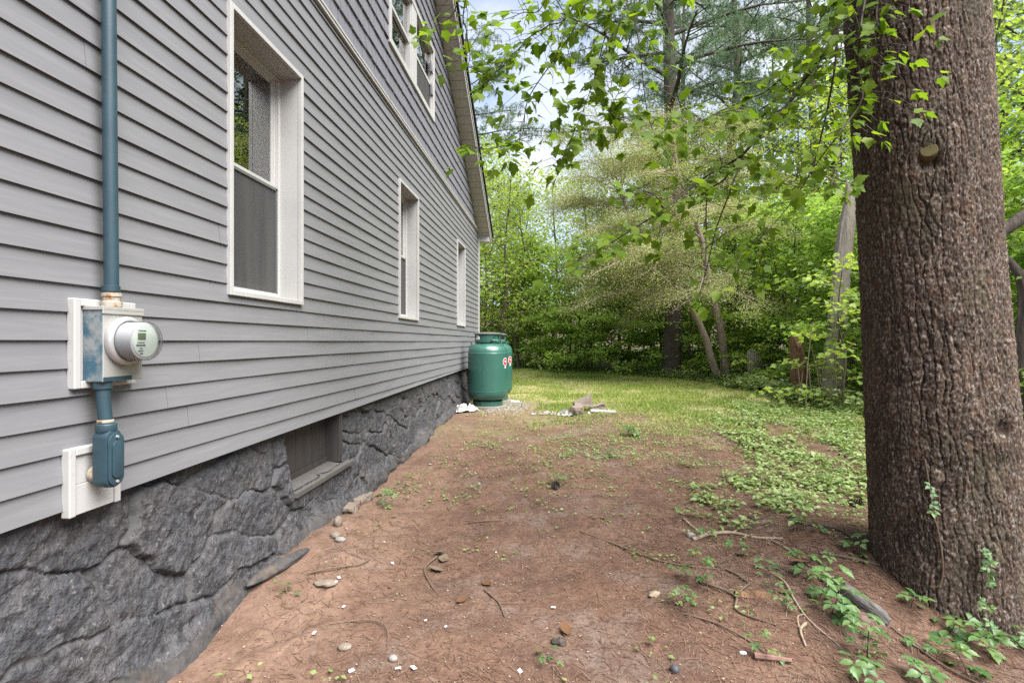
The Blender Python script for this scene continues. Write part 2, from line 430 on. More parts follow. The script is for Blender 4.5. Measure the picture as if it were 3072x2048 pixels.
ML_pine = leaf_mat('pine_needle', (0.07, 0.12, 0.07), (0.10, 0.16, 0.09), (0.15, 0.21, 0.12), 0.35, 0.55, 0.3, 'tint', (1.1, 1.2, 0.8))
ML_creep = leaf_mat('creeper_leaf', (0.055, 0.125, 0.035), (0.085, 0.165, 0.052), (0.14, 0.22, 0.07), 0.30, 0.42, 0.5, None, (1.3, 1.4, 0.6))
ML_cover = leaf_mat('ground_cover_leaf', (0.11, 0.175, 0.045), (0.165, 0.235, 0.075), (0.25, 0.31, 0.13), 0.32, 0.45, 0.45, 'tint', (1.3, 1.35, 0.65))
ML_grass = leaf_mat('grass_blade', (0.15, 0.22, 0.04), (0.23, 0.29, 0.07), (0.40, 0.36, 0.18), 0.35, 0.6, 0.2, 'tint', (1.2, 1.25, 0.7))
ML_needle = leaf_mat('fallen_needle', (0.07, 0.040, 0.028), (0.13, 0.078, 0.053), (0.21, 0.14, 0.098), 0.10, 0.7, 0.2, 'tint', (1, 1, 1))
ML_litter = leaf_mat('litter_bit', (0.06, 0.04, 0.03), (0.16, 0.11, 0.08), (0.33, 0.27, 0.215), 0.10, 0.8, 0.2, 'tint', (1, 1, 1))

# ------------------------------------------------------------------ ground
EDGE_Y = np.array([-60, 2, 6, 8, 10.5, 13, 17, 20, 23.5, 26.5, 27.5, 40])
EDGE_X = np.array([9.0, 9.0, 8.2, 7.2, 6.5, 6.8, 6.4, 4.7, 2.0, -0.6, -30, -300])

def ground_z(x, y):
    x = np.asarray(x, float); y = np.asarray(y, float)
    z = 0.2 * sst(2, 9.5, y)
    z = z + 0.07 * np.exp(-((x - 0.15) / 0.35) ** 2) * sst(2.2, 3.2, y) * (1 - sst(4.2, 5.2, y))
    z = z + 0.12 * np.exp(-(((x - 3.75) ** 2 + (y - 3.85) ** 2) / 0.40))
    z = z - 0.20 * sst(-0.25, 1.0, (x - 3.74) * 0.76 - (y - 3.59) * 0.65) * (1 - sst(6, 11, y))
    z = z + 9.0 * sst(38, 120, np.hypot(x, y))
    return z

def ground_full(x, y):
    a = sst(1.0, 3.0, np.hypot(np.asarray(x) - 1.7, np.asarray(y) - 0.2))
    nearw = np.exp(-((np.asarray(x) - 0.45) / 0.4) ** 2) * (1 - sst(5, 7, y))
    return ground_z(x, y) + a * (0.030 * fbm(x * 0.9, y * 0.9, 3, 5) + 0.010 * fbm(x * 4.5, y * 4.5, 3, 9) + 0.006 * fbm(x * 17, y * 17, 3, 21)) + 0.02 * nearw * fbm(x * 3.2, y * 3.2, 3, 33)

def gz(x, y): return float(ground_full(np.array([x]), np.array([y]))[0])

def axis_steps(lo, hi, f0, f1, st, grow, mx):
    mid = list(np.arange(f0, f1, st))
    up, s, v = [], st, f1
    while v < hi:
        up.append(v); s = min(s * grow, mx); v += s
    up.append(hi)
    dn, s, v = [], st, f0
    while v > lo:
        s = min(s * grow, mx); v -= s; dn.append(max(v, lo))
    return np.array(dn[::-1] + mid + up)

gx = axis_steps(-160, 160, 0.0, 4.6, 0.030, 1.055, 9.0)
gy = axis_steps(-60, 320, 1.6, 4.6, 0.026, 1.025, 9.0)
GX, GY = np.meshgrid(gx, gy)
GZ = ground_full(GX, GY)
nY, nX = GX.shape
ii = (np.arange(nY - 1)[:, None] * nX + np.arange(nX - 1)[None, :]).ravel()
GF = np.stack([ii, ii + 1, ii + nX + 1, ii + nX], 1)
xe = np.interp(GY, EDGE_Y, EDGE_X)
lawn = sst(6.0, 12.0, GY + 1.6 * fbm(GX * 0.8, GY * 0.8, 3, 3) + 0.55 * (GX - 2.2).clip(-1.8, 1.2)) * sst(-0.3, 0.6, xe - GX)
wood = sst(-0.4, 0.8, GX - xe)
dirt = np.exp(-((GX - 0.35 - 0.1 * fbm(GX, GY * 1.2, 2, 8)) / 0.42) ** 2) * (1 - sst(5.0, 8, GY)) + 0.6 * np.exp(-(((GX - 0.6) / 0.9) ** 2 + ((GY - 9.7) / 1.2) ** 2))
MG = bpy.data.materials.new('needle_ground'); MG.use_nodes = True
N, L = nt(MG); b = N['Principled BSDF']; b.inputs['Roughness'].default_value = 0.92; b.inputs['Specular IOR Level'].default_value = 0.15
tcg = N.new('ShaderNodeTexCoord')
def gnoise(scale, detail=6, rough=0.65, vec=None):
    n = N.new('ShaderNodeTexNoise'); n.inputs['Scale'].default_value = scale; n.inputs['Detail'].default_value = detail; n.inputs['Roughness'].default_value = rough
    L.new(vec or tcg.outputs['Object'], n.inputs['Vector']); return n.outputs['Fac']
def grng(v, lo, hi):
    r = N.new('ShaderNodeMapRange'); r.inputs['From Min'].default_value = lo; r.inputs['From Max'].default_value = hi; L.new(v, r.inputs['Value']); return r.outputs['Result']
def gmix(fac, c1, c2):
    x = N.new('ShaderNodeMixRGB')
    for k, c in (('Color1', c1), ('Color2', c2)):
        if isinstance(c, tuple): x.inputs[k].default_value = (*c, 1)
        else: L.new(c, x.inputs[k])
    L.new(fac, x.inputs['Fac']); return x.outputs['Color']
def gattr(nm):
    a = N.new('ShaderNodeAttribute'); a.attribute_name = nm; return a.outputs['Fac']
def gmath(op, a, b_):
    m_ = N.new('ShaderNodeMath'); m_.operation = op
    for i, v in enumerate((a, b_)):
        if isinstance(v, (int, float)): m_.inputs[i].default_value = v
        else: L.new(v, m_.inputs[i])
    return m_.outputs['Value']
c = gmix(grng(gnoise(1.1), 0.35, 0.68), (0.117, 0.068, 0.047), (0.152, 0.095, 0.071))
c = gmix(grng(gnoise(6), 0.45, 0.72), c, (0.089, 0.049, 0.035))
c = gmix(gmath('MULTIPLY', grng(gnoise(2.3, 5), 0.46, 0.62), 0.65), c, (0.067, 0.041, 0.032))
c = gmix(gmath('MULTIPLY', grng(gnoise(1.7, 7, 0.7), 0.52, 0.66), 0.7), c, (0.159, 0.129, 0.113))
c = gmix(grng(gnoise(38, 4), 0.46, 0.70), c, (0.064, 0.036, 0.026))
c = gmix(grng(gnoise(75, 4), 0.56, 0.74), c, (0.209, 0.133, 0.097))
c = gmix(grng(gnoise(140, 2), 0.66, 0.76), c, (0.310, 0.242, 0.194))
c = gmix(gmath('MULTIPLY', gattr('dirt'), grng(gnoise(5), 0.3, 0.62)), c, gmix(grng(gnoise(30), 0.4, 0.7), (0.163, 0.102, 0.075), (0.226, 0.152, 0.113)))
lawn_c = gmix(grng(gnoise(2.2), 0.38, 0.66), (0.165, 0.185, 0.06), (0.29, 0.25, 0.13))
lawn_c = gmix(grng(gnoise(9), 0.48, 0.75), lawn_c, (0.12, 0.15, 0.04))
lawn_c = gmix(grng(gnoise(40), 0.5, 0.75), lawn_c, (0.24, 0.175, 0.115))
c = gmix(gmath('MULTIPLY', gattr('lawn'), grng(gnoise(4), 0.18, 0.52)), c, lawn_c)
c = gmix(gattr('wood'), c, gmix(grng(gnoise(8), 0.4, 0.7), (0.055, 0.05, 0.03), (0.10, 0.075, 0.05)))
L.new(c, b.inputs['Base Color'])
bp = N.new('ShaderNodeBump'); bp.inputs['Strength'].default_value = 0.7; bp.inputs['Distance'].default_value = 0.012
L.new(gnoise(60, 6, 0.7), bp.inputs['Height'])
bp2 = N.new('ShaderNodeBump'); bp2.inputs['Strength'].default_value = 0.5; bp2.inputs['Distance'].default_value = 0.03
L.new(gnoise(12, 5), bp2.inputs['Height']); L.new(bp2.outputs['Normal'], bp.inputs['Normal']); L.new(bp.outputs['Normal'], b.inputs['Normal'])
gme = np_mesh('ground', np.stack([GX, GY, GZ], -1).reshape(-1, 3), GF, [MG], True, {'lawn': lawn.ravel(), 'wood': wood.ravel(), 'dirt': np.clip(dirt, 0, 1).ravel()})
tag(link('ground', gme), 'brown pine needle covered dirt turning to thin lawn farther off', None, None, 'structure')

# ------------------------------------------------------------------ house
house = tag(empty('house', (0, 0, 0)), 'grey vinyl sided house with white window trim on a dark stone foundation', 'house')
WIN = [(2.725, 3.560, 1.700, 3.278), (5.860, 6.705, 1.712, 3.280), (9.433, 10.262, 1.735, 3.280)]
H_Y0, H_Y1 = -1.2, 12.12
C0, DZ, NB = 0.843, 0.102, 31
RNG = np.random.default_rng(11)

def zbot(y): return 0.843 + (y - 1.5) * 0.0088

def siding_board(k):
    za, zb = C0 + k * DZ, C0 + (k + 1) * DZ
    if k == NB - 1: zb = 3.94
    mb = MB()
    cuts = {H_Y0, H_Y1}
    for (y0, y1, z0, z1) in WIN:
        if z0 < zb and z1 > za: cuts |= {y0 + .008, y1 - .008}
    joint = [(0.9 + ((k * 3.66) % 9.6)), (0.9 + ((k * 3.66 + 5.1) % 10.9))]
    cuts |= set(joint)
    ys = sorted(cuts)
    for a, b_ in zip(ys[:-1], ys[1:]):
        if b_ - a < 0.01: continue
        mid = (a + b_) / 2
        z0, z1 = za, zb
        low = True
        for (wy0, wy1, wz0, wz1) in WIN:
            if wy0 < mid < wy1:
                if wz0 + .008 <= z0 and z1 <= wz1 - .008: z0 = z1
                elif z0 < wz0 < z1: z1 = wz0 + .008
                elif z0 < wz1 < z1: z0 = wz1 - .008; low = False
        if z1 - z0 < 0.004: continue
        off = 0.0010 * (sum(j <= a + 1e-6 for j in joint) % 2)
        def xf(z): return 0.0135 - 0.0120 * (z - za) / (zb - za) + off
        n = max(1, int((b_ - a) / 0.35))
        yy = np.linspace(a, b_, n + 1)
        V, F = [], []
        for y in yy:
            w = 0.0012 * math.sin(y * 3.1 + k * 2.3) + 0.0009 * math.sin(y * 9.7 + k)
            zlo = zbot(y) if (k == 0) else z0
            V += [(-.002 + off * .5, y, zlo + .004), (xf(z0) - 0.004, y, zlo), (xf(z0) + w, y, zlo), (xf((z0 + z1) / 2) + w, y, (zlo + z1) / 2), (xf(z1), y, z1 + .003)]
        for i in range(n):
            for j in range(4):
                F.append((i * 5 + j, (i + 1) * 5 + j, (i + 1) * 5 + j + 1, i * 5 + j + 1))
        mb.add(V, F)
    return mb
for k in range(NB):
    siding_board(k).build('siding_board', M_siding, house)

# wall core behind the siding, with real openings
core = MB()
zs = [0.86, 1.70, 3.278, 4.60, 5.66, 7.72]
for i, (w, nxt) in enumerate(zip([None] + WIN, WIN + [None])):
    a = H_Y0 if w is None else w[1] - .008
    b_ = H_Y1 if nxt is None else nxt[0] + .008
    core.box(-0.22, -0.004, a, b_, 0.96, 3.95)
for w in WIN:
    core.box(-0.22, -0.004, w[0] + .008, w[1] - .008, 0.96, w[2] + .008)
    core.box(-0.22, -0.004, w[0] + .008, w[1] - .008, w[3] - .008, 3.95)
core.build('wall', M_dark, house)
def z_rake(y): return 3.974 + 0.565 * (12.022 - y) if y > 5.5 else 3.974 + 0.565 * (12.022 - 5.5) - 0.565 * (5.5 - y)
gw = (5.485, 7.580, 4.600, 5.640)
g = MB()
V = []
def gable(poly): g.add([(-0.003, y, z) for y, z in poly] + [(-0.2, y, z) for y, z in poly], [tuple(range(len(poly))), tuple(range(len(poly), 2 * len(poly)))[::-1]] + [(i, (i + 1) % len(poly), len(poly) + (i + 1) % len(poly), len(poly) + i) for i in range(len(poly))])
gable([(-1.1, 3.951), (H_Y1, 3.951), (10.9, z_rake(10.9)), (10.87, 4.62), (-1.1, 4.62)])
gable([(-1.0, 4.621), (gw[0] + .02, 4.621), (gw[0] + .02, z_rake(5.505)), (-1.0, z_rake(-1.0))])
gable([(gw[1] - .02, 4.621), (10.86, 4.621), (gw[1] - .02, z_rake(gw[1] - .02))])
gable([(gw[0] + .021, 5.62), (gw[1] - .021, 5.62), (gw[1] - .021, z_rake(gw[1])), (gw[0] + .021, z_rake(5.507))])
g.build('gable_wall', M_dark, house)
# rooms behind the glass
rm = MB()
for (y0, y1, z0, z1) in WIN + [gw]:
    rm.box(-3.2, -3.1, y0 - 1.2, y1 + 1.2, z0 - 1.2, z1 + .7)
    rm.box(-3.1, -0.23, y0 - 1.2, y0 - 1.1, z0 - 1.2, z1 + .7); rm.box(-3.1, -0.23, y1 + 1.1, y1 + 1.2, z0 - 1.2, z1 + .7)
    rm.box(-3.1, -0.23, y0 - 1.1, y1 + 1.1, z0 - 1.2, z0 - 1.1); rm.box(-3.1, -0.23, y0 - 1.1, y1 + 1.1, z1 + .6, z1 + .7)
rm.build('room', M_room, house)
MB().box(-8, -7.8, -1.2, 12.1, .2, 3.95).box(-7.8, -.25, -1.2, -1.1, .2, 3.95).box(-7.8, -.01, 12.02, 12.1, .2, 3.95).build('outer_wall', M_siding, house)

def window(y0, y1, z0, z1):
    cw, dep = 0.030, 0.135
    f = MB()
    f.box(0.000, 0.030, y0, y0 + cw, z0, z1).box(0.000, 0.030, y1 - cw, y1, z0, z1)
    f.box(0.000, 0.030, y0 + cw, y1 - cw, z1 - cw, z1).box(0.000, 0.030, y0 + cw, y1 - cw, z0, z0 + cw)
    w = f.build('window', M_white, house, bevel=.003)
    j = MB()
    a, b_, c_, d_ = y0 + cw, y1 - cw, z0 + cw, z1 - cw
    j.box(-dep - .08, -0.001, a - .02, a, c_, d_).box(-dep - .08, -0.001, b_, b_ + .02, c_, d_)
    j.box(-dep - .08, -0.001, a - .02, b_ + .02, d_, d_ + .02)
    j.build('jamb', M_white, w)
    s = MB(); s.add([(-0.001, a, c_), (-0.001, b_, c_), (-dep - .08, b_, c_ + .02), (-dep - .08, a, c_ + .02), (-0.001, a, c_ - .02), (-0.001, b_, c_ - .02), (-dep - .08, b_, c_ - .02), (-dep - .08, a, c_ - .02)],
            [(0, 1, 2, 3), (4, 7, 6, 5), (0, 4, 5, 1), (2, 6, 7, 3), (0, 3, 7, 4), (1, 5, 6, 2)])
    s.build('sill', M_white, w)
    fr = MB(); t = .024
    for (xa, xb, q) in ((-dep - .012, -dep + .012, .0), (-dep - .045, -dep - .012, .012), (-dep - .079, -dep - .045, .024)):
        fr.box(xa, xb, a, a + t + q, c_ + .02, d_).box(xa, xb, b_ - t - q, b_, c_ + .02, d_)
        fr.box(xa, xb, a + t + q, b_ - t - q, d_ - t - q, d_).box(xa, xb, a + t + q, b_ - t - q, c_ + .018, c_ + .018 + t + q * .6)
    fr.build('frame', M_track, w, bevel=.0015)
    zm = (c_ + d_) / 2 + .005
    A, B_ = a + t + .012, b_ - t - .012
    up = MB(); r = .034; x0, x1 = -dep - .040, -dep - .016
    up.box(x0, x1, A, A + r, zm - .018, d_ - t).box(x0, x1, B_ - r, B_, zm - .018, d_ - t).box(x0, x1, A + r, B_ - r, d_ - t - r, d_ - t).box(x0, x1 + .012, A, B_, zm - .020, zm + .020)
    up.build('upper_sash', M_white, w, bevel=.002)
    lo = MB(); x0l, x1l = -dep - .072, -dep - .046
    lo.box(x0l, x1l, A, A + r, c_ + .045, zm).box(x0l, x1l, B_ - r, B_, c_ + .045, zm).box(x0l, x1l, A + r, B_ - r, c_ + .045, c_ + .09)
    lo.build('lower_sash', M_white, w, bevel=.002)
    MB().box(-dep - .030, -dep - .026, A + r - .004, B_ - r + .004, zm + .018, d_ - t - r + .004).build('pane', M_glass, w)
    MB().box(-dep - .061, -dep - .057, A + r - .004, B_ - r + .004, c_ + .086, zm).build('pane', M_glass, w)
    MB().quad((-dep - .005, a + t, c_ + .048), (-dep - .005, b_ - t, c_ + .048), (-dep - .005, b_ - t, zm - .004), (-dep - .005, a + t, zm - .004)).build('screen', M_screen, w)
    sf = MB()
    for (ya, yb, zA, zB) in ((a + t, a + t + .016, c_ + .04, zm - .004), (b_ - t - .016, b_ - t, c_ + .04, zm - .004), (a + t, b_ - t, c_ + .034, c_ + .050), (a + t, b_ - t, zm - .022, zm - .004)):
        sf.box(-dep - .010, -dep + .004, ya, yb, zA, zB)
    sf.build('screen_frame', M_lid, w)
    cu_ = MB(); V, F = [], []
    for i in range(41):
        yy = a + (b_ - a) * i / 40
        V += [(-.27 + .012 * math.sin(i * 1.3) + .006 * math.sin(i * 2.9), yy, c_ - .02), (-.27 + .012 * math.sin(i * 1.3 + .3), yy, d_ + .02)]
    cu_.add(V, [(2 * i, 2 * i + 2, 2 * i + 3, 2 * i + 1) for i in range(40)]).build('curtain', M_curtain, w, True)
    return w
for w in WIN: window(*w)

# gable double window
y0, y1, z0, z1 = gw
gwin = MB().box(0, .034, y0, y0 + .07, z0, z1).box(0, .034, y1 - .07, y1, z0, z1).box(0, .034, y0 + .07, y1 - .07, z1 - .06, z1).box(0, .034, y0 + .07, y1 - .07, z0, z0 + .07).build('gable_window', M_white, house, bevel=.004)
mull = (6.39, 6.60)
MB().box(-.03, .026, mull[0], mull[1], z0 + .07, z1 - .06).build('mullion', M_white, gwin, bevel=.003)
for (a, b_) in ((y0 + .07, mull[0]), (mull[1], y1 - .07)):
    zm = 5.11
    fr = MB().box(-.12, .004, a, a + .03, z0 + .07, z1 - .06).box(-.12, .004, b_ - .03, b_, z0 + .07, z1 - .06).box(-.12, .004, a + .03, b_ - .03, z1 - .09, z1 - .06).box(-.12, .004, a + .03, b_ - .03, z0 + .07, z0 + .1)
    fr.build('sash', M_white, gwin)
    MB().box(-.05, -.012, a + .03, b_ - .03, zm - .02, zm + .02).build('meeting_rail', M_white, gwin)
    MB().box(-.036, -.032, a + .03, b_ - .03, zm + .02, z1 - .09).build('pane', M_glass, gwin)
    MB().box(-.06, -.056, a + .03, b_ - .03, z0 + .1, zm - .02).build('pane', M_glass, gwin)
MB().quad((-.02, mull[1] + .03, z0 + .1), (-.02, y1 - .1, z0 + .1), (-.02, y1 - .1, zm - .02), (-.02, mull[1] + .03, zm - .02)).build('screen', M_screen, gwin)

# gable shingles: nearest 300 singly, the rest as one part
sh = []
rng = np.random.default_rng(4)
SH = 0.160
for r_ in range(23):
    zb_ = 3.992 + r_ * SH
    y = 2.6 - rng.uniform(0, .2)
    while y < 12.05:
        w = rng.uniform(.095, .21)
        yc = y + w / 2
        if zb_ < z_rake(yc) + .03 and not (gw[0] + .01 < y and y + w < gw[1] - .01 and zb_ > gw[2] - .01 and zb_ + SH < gw[3] + .06):
            sh.append((y, y + w - .010, zb_, r_))
        y += w
vis = []
for s_ in sh:
    yc, zc = (s_[0] + s_[1]) / 2, s_[2] + .08
    v = (zc - 1.45) / yc
    vis.append((0 if v < .66 else 1, yc))
order = sorted(range(len(sh)), key=lambda i: vis[i])
def shingle(mb, s_):
    a, b_, z, r_ = s_
    top = z + SH + .012
    def cl(y, zz):
        return min(zz, z_rake(y) + .06)
    h = rng.uniform(-.003, .003); o = rng.uniform(0, .003)
    V = [(.022 + o, a, z + h), (.022 + o, b_, z + h), (.004 + o, b_, max(cl(b_, top), z + .01)), (.004 + o, a, max(cl(a, top), z + .01)), (0, a, z + h), (0, b_, z + h), (0, b_, max(cl(b_, top), z + .01)), (0, a, max(cl(a, top), z + .01))]
    # cut the part behind the gable window away
    if a < gw[1] and b_ > gw[0] and z + SH > gw[2] and z < gw[3]:
        if z < gw[2]:
            V = [(x, y, min(zz, gw[2] + .01)) for x, y, zz in V]
        elif a < gw[0]: V = [(x, min(y, gw[0] + .01), zz) for x, y, zz in V]
        elif b_ > gw[1]: V = [(x, max(y, gw[1] - .01), zz) for x, y, zz in V]
    mb.add(V, [(0, 1, 2, 3), (0, 4, 5, 1), (0, 3, 7, 4), (1, 5, 6, 2)])
rest = MB()
for n, i in enumerate(order):
    if n < 300:
        m_ = MB(); shingle(m_, sh[i]); m_.build('shingle', M_shingle, house)
    else: shingle(rest, sh[i])
tag(rest.build('shingle_siding', M_shingle, house), kind='stuff')

# belly band, corner post, rake soffit, fascia, roof
MB().box(0, .030, H_Y0, 12.10, 3.945, 3.992).box(.03, .036, H_Y0, 12.10, 3.972, 3.990).build('belly_band', M_white, house)
MB().box(-.06, .034, 12.10, 12.165, .92, 3.945).build('corner_post', M_white, house, bevel=.004)
YE = 12.40
so = MB()
nS = 46
for i in range(nS):
    a = 5.5 + (YE - 5.5) * i / nS; b_ = 5.5 + (YE - 5.5) * (i + 1) / nS
    so.quad((0, a, z_rake(a)), (0, b_ - .012, z_rake(b_ - .012)), (.25, b_ - .012, z_rake(b_ - .012)), (.25, a, z_rake(a)))
    so.quad((0, b_ - .012, z_rake(b_ - .012)), (0, b_, z_rake(b_) + .004), (.25, b_, z_rake(b_) + .004), (.25, b_ - .012, z_rake(b_ - .012)))
so.build('soffit', M_soffit, house)
fa = MB()
def prism(mb, x0, x1, prof):
    n = len(prof)
    mb.add([(x0, y, z) for y, z in prof] + [(x1, y, z) for y, z in prof], [tuple(range(n)), tuple(range(n, 2 * n))[::-1]] + [(i, (i + 1) % n, n + (i + 1) % n, n + i) for i in range(n)])
ridge = z_rake(5.5)
prism(fa, .25, .275, [(YE, z_rake(YE) - .012), (5.5, ridge - .012), (-1.6, z_rake(-1.6) - .012), (-1.6, z_rake(-1.6) + .14), (5.5, ridge + .14), (YE, z_rake(YE) + .14)])
prism(fa, .277, .290, [(YE, z_rake(YE) + .07), (5.5, ridge + .07), (-1.6, z_rake(-1.6) + .07), (-1.6, z_rake(-1.6) + .14), (5.5, ridge + .14), (YE, z_rake(YE) + .14)])
fa.build('fascia', M_white, house)
rf = MB()
prism(rf, -8.3, .325, [(YE + .05, z_rake(YE + .05) + .145), (5.5, ridge + .145), (5.5, ridge + .19), (YE + .05, z_rake(YE + .05) + .19)])
prism(rf, -8.3, .325, [(5.499, ridge + .145), (-1.7, z_rake(-1.7) + .145), (-1.7, z_rake(-1.7) + .19), (5.499, ridge + .19)])
rf.build('roof', M_roof, house)
prism_e = MB(); prism(prism_e, -8.2, .249, [(12.17, 3.745), (YE, 3.745), (YE, z_rake(YE) + .13), (12.17, z_rake(12.17) - .004)])
prism_e.build('eave_return', M_white, house, bevel=.004)

# foundation: one relief, split stone by stone
fy = np.concatenate([np.arange(-0.6, 0.9, .04), np.arange(0.9, 3.6, .0075), np.arange(3.6, 6.0, .013), np.arange(6.0, 12.14, .028)])
fz = np.concatenate([np.arange(-.42, -.1, .03), np.arange(-.1, .955, .0095)])
FY, FZ = np.meshgrid(fy, fz)
wy = FY + .10 * fbm(FY * 2.4, FZ * 3.0, 4, 41, .5); wz = FZ + .07 * fbm(FY * 2.6, FZ * 2.6, 4, 43, .5)
big = sst(3.3, 4.2, FY)
sy_, sz_ = .62, .27
tilt = .16
f1, f2, idx, px, py = worley((wy) / sy_ , (wz + tilt * (FY - 2) * (1 - 0)) / sz_, 5, .92)
e = (f2 - f1)
lx = wy / sy_ - px; lz = (wz + tilt * (FY - 2)) / sz_ - py
h1 = (np.sin(idx * 12.9898) * 43758.5453) % 1; h2 = (np.sin(idx * 78.233) * 12543.123) % 1; h3 = (np.sin(idx * 3.17) * 9831.7) % 1
X0 = -.035 + .10 * sst(.95, -.05, FZ) + .05 * sst(.15, -.15, FZ)
body = .028 * h1 + .045 * (h2 - .5) * lx + .055 * (h3 - .5) * lz
u_, v_ = FY * math.cos(.35) + FZ * math.sin(.35), -FY * math.sin(.35) + FZ * math.cos(.35)
strata = .007 * ridged(u_ * 1.6, v_ * 9, 3, 61)
qu, qv = u_ + .05 * fbm(u_ * 4, v_ * 6, 3, 3), v_ + .03 * fbm(u_ * 4, v_ * 6, 3, 7)
facet = .015 * (facets(qu * 3.1 + h1 * 31, qv * 6.0 + h2 * 17, 23) - .25) + .007 * facets(qu * 9, qv * 19, 27) + .003 * facets(qu * 26, qv * 50, 31, 1.0)
fine = .0028 * fbm(FY * 26, FZ * 34, 3, 71, .6)
joint = np.exp(-(e / .06) ** 2) * (.30 + .75 * sst(-.2, .5, fbm(FY * 2.1, FZ * 2.1, 2, 88)))
XX = X0 - .035 + body * .9 + (strata + facet) * (.45 + .55 * sst(0, .10, e)) + fine - .030 * joint
XX = np.where(FZ > .78, np.minimum(XX, -.012 - .03 * sst(.78, .84, FZ) * 0), XX)
XX = np.where((FY > 3.38) & (FY < 4.52) & (FZ > .28), np.minimum(XX, .012), XX)
skirt = sst(.20, .04, FZ - .12 * sst(2, 9, FY) + .05 * fbm(FY * 2.2, FZ * 0 + 1, 3, 90))
XX = XX * (1 - .75 * skirt) + skirt * .75 * (.085 + .05 * fbm(FY * 2.6, FZ * 4, 3, 93) + .05 * sst(.1, -.3, FZ)) + .003 * fbm(FY * 30, FZ * 30, 2, 95)
OP = (3.455, 4.296, .452)
inwin = (FY > OP[0]) & (FY < OP[1]) & (FZ > OP[2])
nb_ = len(fy)
fi = (np.arange(len(fz) - 1)[:, None] * nb_ + np.arange(nb_ - 1)[None, :])
keep = ~(inwin[:-1, :-1] | inwin[1:, :-1] | inwin[:-1, 1:] | inwin[1:, 1:])
Q = np.stack([fi, fi + 1, fi + nb_ + 1, fi + nb_], -1)[keep]
cid = idx[:-1, :-1][keep].copy(); ce = e[:-1, :-1][keep]; csk = skirt[:-1, :-1][keep]
cid[ce < .055] = -1
cid[csk > .55] = -2
FV = np.stack([XX, FY, FZ], -1).reshape(-1, 3)
def sub(qs):
    uq, inv = np.unique(qs, return_inverse=True); return FV[uq], inv.reshape(qs.shape)
fnd = empty('foundation_wall', parent=house)
tag(link('mortar', np_mesh('mortar', *sub(Q[cid == -1]), [M_mortar], True), fnd), kind='stuff')
link('footing', np_mesh('footing', *sub(Q[cid == -2]), [M_footing], True), fnd)
left = []
for ci in np.unique(cid):
    if ci < 0: continue
    qs = Q[cid == ci]
    if len(qs) < 14: left.append(qs); continue
    par = {int(v): int(v) for v in np.unique(qs)}
    def root_(v):
        while par[v] != v:
            par[v] = par[par[v]]; v = par[v]
        return v
    for q in qs.tolist():
        r0_ = root_(q[0])
        for v in q[1:]: par[root_(v)] = r0_
    rts = np.array([root_(int(q[0])) for q in qs]); uq_, ct_ = np.unique(rts, return_counts=True); mainr = uq_[ct_.argmax()]
    if len(uq_) > 1: left.append(qs[rts != mainr]); qs = qs[rts == mainr]
    link('stone', np_mesh('stone', *sub(qs), [M_stone], True), fnd)
if left:
    tag(link('small_stone_chips', np_mesh('small_stone_chips', *sub(np.concatenate(left)), [M_stone], True), fnd), kind='stuff')
MB().box(-.30, -.14, -1.2, OP[0] - .01, -.5, .95).box(-.30, -.14, OP[1] + .12, 12.1, -.5, .95).box(-.30, -.14, OP[0] - .01, OP[1] + .12, -.5, .40).build('backing', M_mortar, fnd)
MB().box(-.13, -.002, -1.2, OP[0] - .01, .90, .955).box(-.13, -.002, OP[1] + .01, 12.1, .925, .955).box(-.17, -.004, OP[0] - .01, OP[1] + .01, .90, .955).build('wall_plate', M_bwood, fnd)
# basement window, boarded
bw = MB().box(-.165, -.120, OP[0] - .01, OP[1] + .05, .44, .498).box(-.20, -.19, OP[0] - .01, OP[1] + .05, .44, .95).build('basement_window', M_bwood, house)
for (a, b_) in ((3.40, 3.507), (3.513, 3.765), (3.772, 4.021), (4.028, 4.278)):
    MB().box(-.163, -.135, a, b_, .499, .93).build('board', M_bwood, bw, bevel=.003)
MB().box(-.185, -.015, 4.280, 4.305, .455, .93).box(-.05, -.012, 4.305, 4.335, .46, .93).build('jamb', M_bwood, bw, bevel=.003)
s = MB(); s.add([(-.118, 3.42, .461), (-.118, 4.33, .461), (.035, 4.46, .436), (.035, 3.46, .432), (-.118, 3.42, .40), (-.118, 4.33, .40), (.035, 4.46, .398), (.035, 3.46, .394)],
        [(0, 3, 2, 1), (4, 5, 6, 7), (3, 7, 6, 2), (0, 1, 5, 4), (0, 4, 7, 3), (1, 2, 6, 5)])
s.build('sill', M_sill, bw, bevel=.004)

# ------------------------------------------------------------------ electric meter and conduits
meter = tag(empty('electric_meter', (0, 1.927, 1.44)), 'round glass electric meter on a grey metal box with blue overspray', 'electric meter')
def rel(o, p): o.parent = p; o.location = Vector(o.location) - p.location; return o
ring_c = (0, 1.927, 1.452)
mf = MB()
for q in ((1.787, 1.815, 1.277, 1.607), (2.042, 2.070, 1.277, 1.607), (1.815, 2.042, 1.579, 1.607), (1.815, 2.042, 1.277, 1.305)):
    mf.box(.004, .036, *q)
mf.box(.004, .024, 1.815, 2.042, 1.305, 1.579)
rel(mf.build('mounting_block', M_white, bevel=.004), meter)
bx = MB().box(.024, .104, 1.832, 2.022, 1.300, 1.566)
box_me = bx.mesh('meter_box', M_metal, bevel=.004); box_me.materials.append(M_metalblue)
for p in box_me.polygons:
    if p.normal.y < -.5 or p.normal.z < -.5: p.material_index = 1
rel(link('meter_box', box_me), meter)
rel(MB().box(.024, .109, 1.828, 2.026, 1.566, 1.580).box(.104, .109, 1.828, 2.026, 1.552, 1.566).build('box_lid', M_metal, bevel=.002), meter)
rel(MB().box(.1045, .106, 1.834, 1.965, 1.302, 1.318).build('paint_smear', M_conduit), meter)
